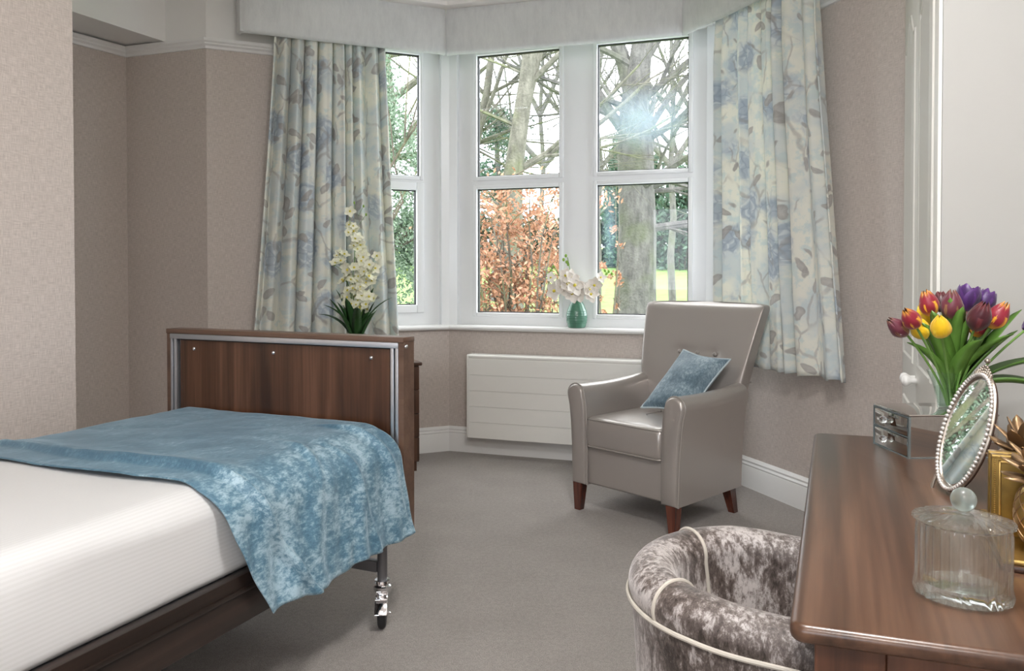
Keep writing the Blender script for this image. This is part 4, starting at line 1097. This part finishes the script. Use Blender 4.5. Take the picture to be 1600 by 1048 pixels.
def tulip(label, mat, px, hy, py, tilt=(0, 0), s=1.0, openf=0.0, leafaz=None, group=None):
    d_ = VP.y+hy; hx = (px-800)/1230*d_-VP.x; hz = 1.2-(py+19*s-425)/1230*d_-VP.z
    if leafaz: leafaz = [(az, ln*1.05, wd_*1.35, lift, dr, cu) for az, ln, wd_, lift, dr, cu in leafaz]
    t = thing('tulip', label, 'tulip', VP+Vector((hx*.10, hy*.10, .010)))
    off = Vector((hx*.10, hy*.10, .010))
    end = Vector((hx, hy, hz))-off
    dirx = end.normalized()
    mid = Vector((end.x*.18, end.y*.18, end.z*.42)); pts = []
    for i in range(11):
        u = i/10; p = mid*2*u*(1-u)+end*u*u; pts.append(p)
    MB().tube(pts, [.0030]*11, 8).build('stem', M['green_stem'], t)
    h = petal_head(mat, s, openf, hash(label) % 97 if False else len(label))
    h.parent = t; h.location = end-Vector((0, 0, .001))
    td = (pts[-1]-pts[-2]).normalized()+Vector((tilt[0], tilt[1], 0)); h.rotation_euler = td.to_track_quat('Z', 'Y').to_euler()
    if leafaz is not None:
        for az, ln, wd_, lift, dr, cu in leafaz:
            mb = MB(); blade(mb, (0, 0, .03), R(az), ln, wd_, R(lift), R(dr), 14, cu)
            mb.build('leaf', M['tulip_leaf'], t, ang=180)
# x right, y away
tulip('red and yellow flamed tulip at the left front of the bouquet', 't_redyellow', 1432, -.06, 490, (-.1, -.1), 1.05, 0, [(205, .20, .036, 74, 28, .5)])
tulip('mauve and green tulip drooping furthest left in the bouquet', 't_mauve', 1417, -.03, 502, (-.25, 0), 1.05, 0, [(190, .17, .034, 72, 50, .5)])
tulip('yellow tulip half hidden behind the leftmost red flamed tulip', 't_yellow', 1447, -.02, 506, (-.1, 0), 1.1, 0, [(215, .22, .040, 78, 24, .4)])
tulip('orange-red flamed tulip standing tall at upper left of the bouquet', 't_redyellow', 1457, -.01, 471, (0, 0), 1.1, .05, [(240, .24, .038, 82, 16, .5)])
tulip('yellow tulip glowing behind the front yellow bloom', 't_yellow', 1451, .03, 492, (0, 0), 1.0, 0, [(100, .2, .036, 78, 24, .5)])
tulip('bright yellow pointed tulip at the front middle left of the bouquet', 't_yellow', 1472, -.085, 502, (0, -.1), 1.15, -.1, [(262, .22, .040, 80, 14, .45)])
tulip('tall maroon tulip above the bright yellow pointed one', 't_mauve', 1488, -.03, 474, (0, 0), 1.25, 0, [(280, .2, .034, 80, 18, .5)])
tulip('small dark maroon tulip behind the tall maroon one', 't_maroon', 1473, .03, 470, (0, 0), .9, .1, None)
tulip('open deep purple tulip at the top of the bouquet', 't_purple', 1508, .01, 464, (.05, 0), 1.1, .45, [(60, .22, .036, 76, 30, .5)])
tulip('pale pink tulip low behind the dark central tulip', 't_pink', 1500, .02, 492, (0, 0), .95, 0, [(310, .20, .040, 68, 40, .5)])
tulip('near-black maroon tulip at the centre right front', 't_maroon', 1523, -.075, 489, (0, -.1), 1.3, 0, [(275, .17, .044, 74, 40, .4), (330, .2, .034, 76, 30, .5)])
tulip('orange tulip tucked under the near-black central tulip', 't_redyellow', 1524, -.02, 506, (0, 0), 1.0, 0, None)
tulip('purple and yellow tulip peeking out at the upper right of the bouquet', 't_purple', 1532, .02, 467, (.1, 0), 1.0, .3, [(20, .23, .036, 66, 30, .5)])
tulip('crimson tulip with yellow edges at the right front of the bouquet', 't_redyellow', 1547, -.06, 488, (.1, 0), 1.2, 0, [(340, .20, .032, 60, 20, .5), (5, .26, .036, 55, 10, .5)])
tulip('purple tulip on a long stem bending far right out of the bouquet', 't_purple', 1601, -.02, 496, (.3, 0), 1.1, 0, [(350, .24, .040, 40, 40, .5), (335, .20, .050, 32, 60, .5)])

# ------------------------------------------------------------------ oval vanity mirror
def vanity():
    n_ = Vector((-.955, .045, .285)).normalized()
    t = thing('vanity_mirror', 'oval beaded silver vanity mirror leaning on its stand in the middle of the desk', 'mirror', (.920, 1.588, .741))
    zax = n_; up = (Vector((0, 0, 1))-n_*n_.z).normalized(); sx = up.cross(n_).normalized()
    cen = Vector((.0, 0, .135))
    T0 = Matrix(((sx.x, up.x, n_.x, cen.x), (sx.y, up.y, n_.y, cen.y), (sx.z, up.z, n_.z, cen.z), (0, 0, 0, 1)))
    a, b = .074, .116; n = 84
    def el(k, z, m=n): return [((a+k)*math.cos(2*PI*i/m), (b+k)*math.sin(2*PI*i/m), z) for i in range(m)]
    MB().loft([el(-.002, .0), el(-.002, .0015), el(-.006, .003)], T=T0).build('mirror_glass', M['mirror'], t, ang=20)
    MB().loft([el(-.002, -.003), el(.007, -.003), el(.010, .001), el(.008, .004), el(-.001, .004), el(-.003, .0005), el(-.002, -.003)], cap=False, T=T0).build('frame', M['filigree'], t)
    MB().loft([el(.006, -.006), el(.006, -.003)], T=T0).build('backing', M['ebony'], t, smooth=False)
    pb = MB(); m = 78
    for i in range(m):
        th = 2*PI*i/m; pb.ball(((a+.0045)*math.cos(th), (b+.0045)*math.sin(th), .006), .0046, 8, 5, T0)
    pb.build('pearl_border', M['pearl'], t)
    cr = MB()   # filigree crest
    for i in range(-4, 5):
        th = PI/2+i*.085; h = .020-.0035*abs(i)
        for q in range(3):
            rr = b+.010+q*h/3; cr.ball((a/b*rr*math.cos(th)*1.0, rr*math.sin(th), .003), .0042-.0005*q, 8, 5, T0)
    cr.ball((0, b+.034, .003), .0055, 8, 6, T0)
    cr.build('crest', M['filigree'], t)
    st = MB()
    def w(p): return T0 @ Vector(p)
    lo = w((0, -b+.02, -.006)); 
    for s in (-1, 1):
        f = w((s*.05, -b+.012, .004)); st.tube([f, f+Vector((-.006, 0, -.012)), Vector((f.x-.012, f.y, .004))], .0035, 8); st.ball((f.x-.013, f.y, .0045), .0048, 8, 5)
    top = w((0, .04, -.006)); st.tube([top, top+Vector((.07, 0, -.08)), Vector((top.x+.085, top.y, .004))], .0035, 8)
    st.build('stand', M['filigree'], t)
vanity()

# ------------------------------------------------------------------ fluted glass jar
def jar():
    t = thing('glass_jar', 'fluted clear glass trinket jar with a ball-knobbed lid at the front of the desk', 'jar', (.6225, 1.080, .7508), math.atan2(-.47, .88))
    n = 336
    def outl(k, z, fl=1.0):
        P = []
        for i in range(n):
            a = 2*PI*i/n; ca, sa = math.cos(a), math.sin(a)
            A_, B_ = .057, .049
            r = 1+.065*fl*abs(math.sin(a*15))
            # pinched notches near the ends
            notch = 1-.10*math.exp(-((abs(ca)-.86)/.05)**2)
            x = A_*ca*r*k; y = B_*(abs(sa)**.92)*(1 if sa >= 0 else -1)*r*notch*k
            P.append((x, y, z))
        return P
    S = [outl(.90, .0, .3), outl(1.0, .004, 1), outl(1.02, .012, 1.2), outl(.985, .022, 1), outl(.985, .094, 1), outl(.99, .102, .4), outl(.93, .102, 0), outl(.93, .095, 0), outl(.925, .030, 0), outl(.88, .020, 0), outl(.3, .018, 0)]
    MB().loft(S).build('body', M['jar'], t, ang=40)
    lid = [outl(1.02, .1035, .5), outl(1.05, .107, 1.2), outl(1.02, .111, 1.2), outl(.8, .1145, 1.3), outl(.5, .1175, 1.2), outl(.22, .119, .5), outl(.14, .120, 0), outl(.08, .121, 0)]
    low = [outl(.10, .114, 0), outl(.5, .112, 0), outl(.85, .107, 0), outl(.93, .1035, 0)]
    l = MB().loft(low+lid).build('lid', M['jar'], t, ang=50)
    MB().ball((0, 0, .136), .0165, 24, 16).build('ball_knob', M['frost'], l)
jar()

# ------------------------------------------------------------------ pineapple bookends
def bookend(label, x, y, rz, flip):
    t = thing('pineapple_bookend', label, 'bookend', (x, y, .75), rz, 'gilt pineapple bookends on the desk')
    # local: panel at y=0 facing -y, base toward -y
    MB().box((-.068, -.135, 0), (.068, .0, .010), bev=.003).build('base', M['ebony'], t)
    MB().box((-.064, -.131, .010), (.064, .0, .019), bev=.003).build('base_moulding', M['gold'], t)
    MB().box((-.066, -.012, .019), (.066, .0, .150), bev=.002).build('book_board', M['gold_dark'], t)
    fr = MB()
    for (a, b_) in (((-.056, -.015, .030), (-.052, -.011, .142)), ((.052, -.015, .030), (.056, -.011, .142)), ((-.056, -.015, .138), (.056, -.011, .142)), ((-.066, -.014, .146), (.066, .001, .151))): fr.box(a, b_, bev=.001)
    for i in range(34): fr.ball((-.061, -.0125, .024+i*.0036), .0014, 6, 4)
    fr.build('board_trim', M['gold'], t)
    c = Vector((.0, -.072, 0))
    body = MB(); prof = []
    for i in range(25):
        a = PI*i/24; prof.append((max(.0005, .0425*math.sin(a)**.8), .019+.056-.056*math.cos(a)))
    body.lathe(prof, 48, Matrix.Translation(c)); bo = body.build('fruit', M['gold'], t)
    gr = MB()    # raised lattice ridges
    for s in (-1, 1):
        for k in range(12):
            pts = []
            for i in range(3, 22):
                a = PI*i/24; r = .0425*math.sin(a)**.8+.0002; th = 2*PI*k/12+s*i*.145
                pts.append((c.x+r*math.cos(th), c.y+r*math.sin(th), .019+.056-.056*math.cos(a)))
            gr.tube(pts, .0010, 5)
    gr.build('lattice', M['gold_leaf'], bo)
    rn = random.Random(3 if flip else 9)
    for lay, (nl, lift, ln, wd_) in enumerate(((7, 22, .056, .036), (7, 42, .060, .036), (6, 62, .062, .034), (5, 78, .058, .030))):
        for k in range(nl):
            az = 2*PI*k/nl+lay*.45+rn.uniform(-.1, .1); mb = MB()
            blade(mb, (c.x+.008*math.cos(az), c.y+.008*math.sin(az), .126+.007*lay), az, ln, wd_, R(lift), R(35 if lay < 3 else 25), 8, -.35)
            mb.build('crown_leaf', M['gold_leaf'], t, ang=180)
ba = math.atan2(.91, .42)-PI/2
bookend('gilt pineapple bookend nearest the camera, beside the glass jar', .853, 1.272, ba, False)
bookend('gilt pineapple bookend set just behind the nearer one, in front of the mirror', .857, 1.284, ba+PI, True)

# ------------------------------------------------------------------ added ceiling fill lights, unseen (behind / above the camera)
for (x, y, lb) in ((.40, .95, 'added round opal fill light nearer the bay window'), (-.25, -1.0, 'added round opal fill light at the back of the room')):
    t = thing('fill_light', lb, 'light', (x, y, CZ))
    MB().lathe([(.001, -.02), (.235, -.02), (.24, -.01), (.24, 0), (.001, 0)], 40).build('rim', M['gloss'], t)
    MB().lathe([(.001, -.085), (.09, -.08), (.17, -.062), (.215, -.035), (.225, -.02), (.001, -.02)], 40).build('diffuser', M['fill_lamp'], t)

# ================================================================== OUTSIDE
def gz(x, y):
    d = max(0, y-5); return -.25+.0011*d*d
gm = MB(); nx, ny = 40, 30; V = []
for j in range(ny+1):
    yy = 5.9+54*(j/ny)**1.4
    for i in range(nx+1): V.append((-45+90*i/nx, yy, gz(0, yy)+.06*mnoise.noise(Vector((i*.9, j*.9, 0)))))
gm.add(V, [(j*(nx+1)+i, j*(nx+1)+i+1, (j+1)*(nx+1)+i+1, (j+1)*(nx+1)+i) for j in range(ny) for i in range(nx)])
tag(gm.build('lawn', M['grass'], ang=180), kind='structure')

def branch(mb, p, d, ln, r, depth, rn, sides, spread=.6, kids=3, grav=.0, curv=.25, stop=.0022):
    n = 5 if depth > 1 else 4
    pts = [p.copy()]; rad = [r]; q = p.copy(); dd = d.copy()
    for i in range(n):
        dd = (dd+Vector((rn.uniform(-1, 1), rn.uniform(-1, 1), rn.uniform(-.6, .8)))*curv*.5+Vector((0, 0, grav))).normalized()
        q = q+dd*ln/n; pts.append(q.copy()); rad.append(r*(1-.55*(i+1)/n))
    mb.tube(pts, rad, max(3, sides), cap=False)
    if depth <= 0 or r < stop: return
    for k in range(kids):
        i = rn.randint(1, n); a = pts[i]; base = (pts[i]-pts[i-1]).normalized()
        rv = Vector((rn.uniform(-1, 1), rn.uniform(-1, 1), rn.uniform(-1, 1))); rv = (rv-base*rv.dot(base)).normalized()
        nd = (base+rv*spread*rn.uniform(.7, 1.5)).normalized()
        branch(mb, a, nd, ln*rn.uniform(.5, .8), rad[i]*rn.uniform(.45, .7), depth-1, rn, sides-1, spread, kids, grav, curv, stop)
def at(px, py, dep):
    f = 1230; return Vector(((px-800)/f*dep, dep, 1.2-(py-425)/f*dep))
def bare_tree(label, trunk, radii, limbs, mat, seed, depth=4, kids=5, extra=6):
    """trunk: list of points, limbs: (start index, direction, length, radius)"""
    rn = random.Random(seed)
    base = trunk[0]; t = thing('tree', label, 'tree', base, 0, 'bare trees in the garden')
    tr = [p-base for p in trunk]
    tm = MB(); tm.tube(tr, radii, 14); tm.build('trunk', mat, t)
    lm = MB()
    for (i, d, ln, r) in limbs: branch(lm, tr[i], Vector(d).normalized(), ln, r, depth, rn, 7, .62, kids, .02, .28)
    for k in range(extra):
        i = rn.randint(2, len(tr)-1); az = rn.uniform(0, 2*PI)
        branch(lm, tr[i], Vector((math.cos(az), math.sin(az)*.6, rn.uniform(-.1, .6))).normalized(), rn.uniform(1.2, 2.6), radii[i]*.22, depth-1, rn, 5, .6, kids, 0, .3)
    lm.build('branches', mat, t)
    return t
g = lambda x, y: gz(x, y)
# big tree seen through the left front window
b0 = at(800, 470, 10); b0.z = gz(0, 10)-.1
bare_tree('tall pale forked bare tree seen through the left front window', [b0, at(798, 430, 10), at(800, 330, 10), at(802, 270, 10), at(812, 200, 10), at(824, 120, 10), at(830, 60, 10), at(834, -60, 10), at(838, -200, 10)],
    [.19, .16, .14, .125, .11, .10, .09, .08, .06],
    [(4, (.30, .05, 1), 3.0, .075), (3, (.8, .2, .45), 2.2, .045), (2, (-.9, .1, .35), 1.6, .03), (5, (-.9, .1, .5), 1.2, .02), (6, (.8, 0, .5), 1.4, .025)], M['bark_a'], 11, 5, 4, 4)
b0 = at(990, 500, 10.5); b0.z = gz(0, 10.5)-.1
bare_tree('thick grey multi-stemmed bare tree seen through the right front window', [b0, at(993, 440, 10.5), at(996, 360, 10.5), at(994, 300, 10.5), at(992, 230, 10.5), at(990, 170, 10.5), at(998, 110, 10.5), at(1006, 30, 10.5), at(1010, -120, 10.5)],
    [.32, .27, .25, .24, .24, .19, .15, .12, .09],
    [(5, (-.35, .05, 1), 3.2, .12), (5, (.3, .2, 1), 3.4, .11), (4, (-.7, 0, .9), 2.6, .08), (6, (.5, 0, .8), 2.4, .07), (3, (.9, -.3, .25), 2.6, .045), (3, (.9, .2, .1), 2.4, .04), (4, (.8, -.3, .5), 2.6, .05), (6, (-.7, .1, .3), 2.2, .05), (5, (.9, -.2, .7), 2.2, .05), (2, (.95, -.2, -.05), 2.0, .03)], M['bark_b'], 23, 5, 4, 8)
b0 = at(700, 470, 12); b0.z = gz(0, 12)-.1
bare_tree('slender bare tree left of the pale forked tree', [b0, at(712, 400, 12), at(724, 320, 12), at(742, 230, 12), at(760, 150, 12), at(772, 60, 12), at(780, -80, 12)],
    [.12, .10, .085, .07, .06, .05, .04], [(3, (.4, 0, .8), 2.2, .04), (4, (.9, 0, .4), 1.8, .03), (4, (-.7, 0, .6), 1.8, .03)], M['bark_a'], 31, 4, 4, 4)
b0 = at(560, 470, 13); b0.z = gz(0, 13)-.1
bare_tree('leaning bare tree above the laurel seen through the left bay window', [b0, at(575, 380, 13), at(600, 250, 13), at(608, 160, 13), at(600, 90, 13), at(590, 0, 13), at(585, -120, 13)],
    [.20, .17, .14, .12, .10, .08, .06], [(2, (.9, -.1, .1), 2.4, .06), (3, (.8, 0, .5), 2.6, .07), (4, (.8, .1, .1), 2.4, .05), (4, (.5, .1, .9), 2.4, .06), (2, (.7, -.2, .7), 2.4, .06)], M['bark_a'], 47, 5, 4, 6)
for i, (px, dep, w_, sd) in enumerate(((848, 24, .10, 61), (1052, 22, .11, 67), (1085, 27, .12, 71), (935, 26, .10, 73))):
    b0 = at(px, 430, dep); b0.z = gz(0, dep)-.1
    lb = ['distant bare tree just right of the pale forked trunk', 'distant bare tree right of the thick grey trunk', 'distant bare tree by the right edge of the right window', 'distant bare tree at the left edge of the right window'][i]
    bare_tree(lb, [b0]+[at(px+rnd.uniform(-5, 5), y, dep) for y in (400, 340, 260, 180, 90, 0)], [w_, w_*.9, w_*.8, w_*.7, w_*.6, w_*.5, w_*.35], [(3, (.7, 0, .7), 3.5, .09), (3, (-.7, 0, .7), 3.5, .09), (4, (-.6, .2, .9), 3.5, .08), (4, (.6, 0, .9), 3.5, .08), (5, (.2, 0, 1), 3, .07)], M['bark_b'], sd, 4, 4, 7)

def leaves(mb, pts, size, rn, flat=.5):
    for p in pts:
        s = size*rn.uniform(.6, 1.3)
        d1 = Vector((rn.uniform(-1, 1), rn.uniform(-1, 1), rn.uniform(-1, 1))).normalized(); d2 = d1.cross(Vector((rn.uniform(-1, 1), rn.uniform(-1, 1), rn.uniform(-1, 1)))).normalized()
        u = (rn.random(), rn.random())
        mb.add([p-d1*s, p-d2*s*.45+d1*.1*s, p+d1*s, p+d2*s*.45+d1*.1*s], [(0, 1, 2, 3)], None, [[u]*4])
def shrub(name, label, cat, base, size, nclump, nleaf, lsize, mat, stems, seed, hollow=.0, gap=1.0, group=None):
    rn = random.Random(seed); t = thing(name, label, cat, base, 0, group)
    sm = MB(); tips = []
    for k in range(stems):
        az = rn.uniform(0, 2*PI); r = rn.uniform(.05, .4)
        st_ = Vector((math.cos(az)*r*size[0]*.3, math.sin(az)*r*size[1]*.3, -.1))
        end = Vector((rn.uniform(-1, 1)*size[0], rn.uniform(-1, 1)*size[1], size[2]*rn.uniform(.5, 1.05)))
        pts = [st_+(end-st_)*(i/6)+Vector((rn.uniform(-1, 1), rn.uniform(-1, 1), rn.uniform(-1, 1)))*.05*size[0]*(i > 0) for i in range(7)]
        sm.tube(pts, [.020*(1-.8*i/6) for i in range(7)], 5, cap=False)
        for i in range(2, 7):
            for q in range(3):
                d = Vector((rn.uniform(-1, 1), rn.uniform(-1, 1), rn.uniform(-.3, 1))).normalized()
                e = pts[i]+d*size[0]*rn.uniform(.15, .4); sm.tube([pts[i], (pts[i]+e)/2+Vector((0, 0, .03)), e], [.007, .004, .002], 3, cap=False); tips.append((pts[i]+e)/2); tips.append(e)
    sm.build('stems', M['twig'], t)
    P = []
    for k in range(nclump):
        c = rn.choice(tips) if tips and rn.random() < .8 else Vector((rn.gauss(0, .5)*size[0], rn.gauss(0, .5)*size[1], rn.uniform(.05, 1)*size[2]))
        for q in range(nleaf//nclump): P.append(c+Vector((rn.gauss(0, 1), rn.gauss(0, 1), rn.gauss(0, .8)))*.085*gap*size[0])
    lm = MB(); leaves(lm, P, lsize, rn); lm.build('foliage', mat, t, smooth=False)['kind'] = 'stuff'
    return t
b0 = at(808, 480, 7.6); b0.z = gz(0, 7.6)
shrub('beech_bush', 'copper-leaved beech bush filling the lower left front window', 'bush', b0, (.72, .5, 2.2), 420, 11500, .027, M['beech'], 26, 5, gap=1.0)
b0 = at(945, 500, 7.4); b0.z = gz(0, 7.4)
shrub('beech_bush', 'small low copper-leaved beech sprigs at the left of the right window', 'bush', b0, (.22, .3, 1.75), 26, 420, .026, M['beech'], 5, 15)
# variegated laurel wall of leaves outside the left bay window
def hedge(name, label, cat, x0, x1, y0, y1, h, n, ls, mat, seed, dens=None):
    rn = random.Random(seed); t = thing(name, label, cat, ((x0+x1)/2, (y0+y1)/2, gz(0, (y0+y1)/2)-.05))
    P = []; hx, hy = (x1-x0)/2, (y1-y0)/2
    for k in range(n):
        x = rn.uniform(-1, 1); y = rn.uniform(-1, 1); z = rn.random()**.8
        top = h*(.78+.3*mnoise.noise(Vector((x*hx*.9, y*hy*.9, seed)))+.05*rn.random())*(1-.35*abs(x)**3)
        bulge = .86+.3*mnoise.noise(Vector((x*hx*1.7, z*h*1.7, seed+2)))
        P.append(Vector((x*hx*bulge, y*hy*bulge, z*top)))
    lm = MB(); leaves(lm, P, ls, rn); lm.build('foliage', mat, t, smooth=False)['kind'] = 'stuff'
    sm = MB()
    for k in range(8):
        x = rn.uniform(-.7, .7)*hx; y = rn.uniform(-.5, .5)*hy
        branch(sm, Vector((x, y, -.1)), Vector((rn.uniform(-.2, .2), rn.uniform(-.2, .2), 1)).normalized(), h*.75, .05, 2, rn, 6, .5, 4)
    sm.build('stems', M['twig'], t)
hedge('laurel_bush', 'variegated green laurel bush seen through the left bay window', 'bush', -3.6, -.75, 8.2, 9.6, 5.3, 66000, .025, M['laurel'], 3)
hedge('evergreen_hedge', 'dark evergreen hedge along the far side of the lawn', 'hedge', -20, 24, 45, 47, 3.6, 12000, .30, M['ivy'], 9)
hedge('evergreen_shrub', 'dark blue-green evergreen shrub at the right end of the lawn', 'shrub', 7.6, 15, 42, 45, 7.5, 12000, .17, M['pine'], 19)
hedge('evergreen_shrub', 'tall evergreen behind the thick grey trunk', 'shrub', 5.0, 8.5, 43.5, 45, 9.0, 9000, .18, M['pine'], 29)
# distant pine
def pine():
    rn = random.Random(13); b0 = at(775, 425, 26); b0.z = gz(0, 26)-.1
    t = thing('pine_tree', 'distant green pine left of the pale forked tree', 'tree', b0)
    MB().tube([(0, 0, 0), (.1, 0, 3), (0, 0, 6.2)], [.2, .14, .05], 8).build('trunk', M['bark_b'], t)
    P = []
    for k in range(34):
        c = Vector((rn.gauss(0, .45), rn.gauss(0, .5), rn.uniform(3.4, 6.6))); 
        for q in range(150): P.append(c+Vector((rn.gauss(0, .22), rn.gauss(0, .22), rn.gauss(0, .16))))
    lm = MB(); leaves(lm, P, .075, rn); lm.build('foliage', M['pine'], t, smooth=False)['kind'] = 'stuff'
pine()

# ------------------------------------------------------------------ world, camera, view
w = bpy.data.worlds.new('overcast_sky'); sc.world = w; w.use_nodes = True
nt = w.node_tree; bg = nt.nodes['Background']
tc = N(nt, 'ShaderNodeTexCoord'); sp = N(nt, 'ShaderNodeSeparateXYZ'); L(nt, tc.outputs['Generated'], sp.inputs[0])
c = ramp(nt, sp.outputs[2], [(.0, (.80, .86, .95)), (.5, (.95, .975, 1.0)), (1, (1, 1, 1))])
L(nt, c, bg.inputs[0]); bg.inputs[1].default_value = 4.0
cam = bpy.data.cameras.new('camera'); co = bpy.data.objects.new('camera', cam); C.objects.link(co)
cam.sensor_width = 36; cam.lens = 36*1230/1600; cam.shift_y = -(524-446.5)/1600
co.location = (0, 0, 1.2); co.rotation_euler = (R(90-1.0), 0, 0); cam.clip_start = .05; cam.clip_end = 300
sc.camera = co
# daylight portals help the renderer sample the bay windows and the added rear opening
def portal(A, B, s0, s1, z0, z1, off=.2):
    T, Ln = frame(A, B)
    l = bpy.data.lights.new('window_portal', 'AREA'); l.shape = 'RECTANGLE'; l.size = s1-s0; l.size_y = z1-z0
    l.cycles.is_portal = True
    o = bpy.data.objects.new('window_portal', l); C.objects.link(o)
    p = T @ Vector(((s0+s1)/2, off, (z0+z1)/2)); n = (T.to_3x3() @ Vector((0, -1, 0)))
    o.location = p; o.rotation_euler = n.to_track_quat('-Z', 'Y').to_euler()
portal(LW, BL, .7, lenL, .9, 2.69); portal(BL, BR, .1, lenF-.1, .9, 2.69); portal(BR, RE, .1, .75, .9, 2.69); portal(BKR, BKL, .5, Lb-.7, .85, 2.3)
sc.view_settings.view_transform = 'Standard'; sc.view_settings.look = 'None'; sc.view_settings.gamma = 1; sc.view_settings.use_curve_mapping = False
sc.view_settings.exposure = 1.02
sc.cycles.max_bounces = 10; sc.cycles.diffuse_bounces = 5; sc.cycles.transparent_max_bounces = 24; sc.cycles.transmission_bounces = 10
sc.cycles.sample_clamp_indirect = 8
sc.cycles.use_denoising = True
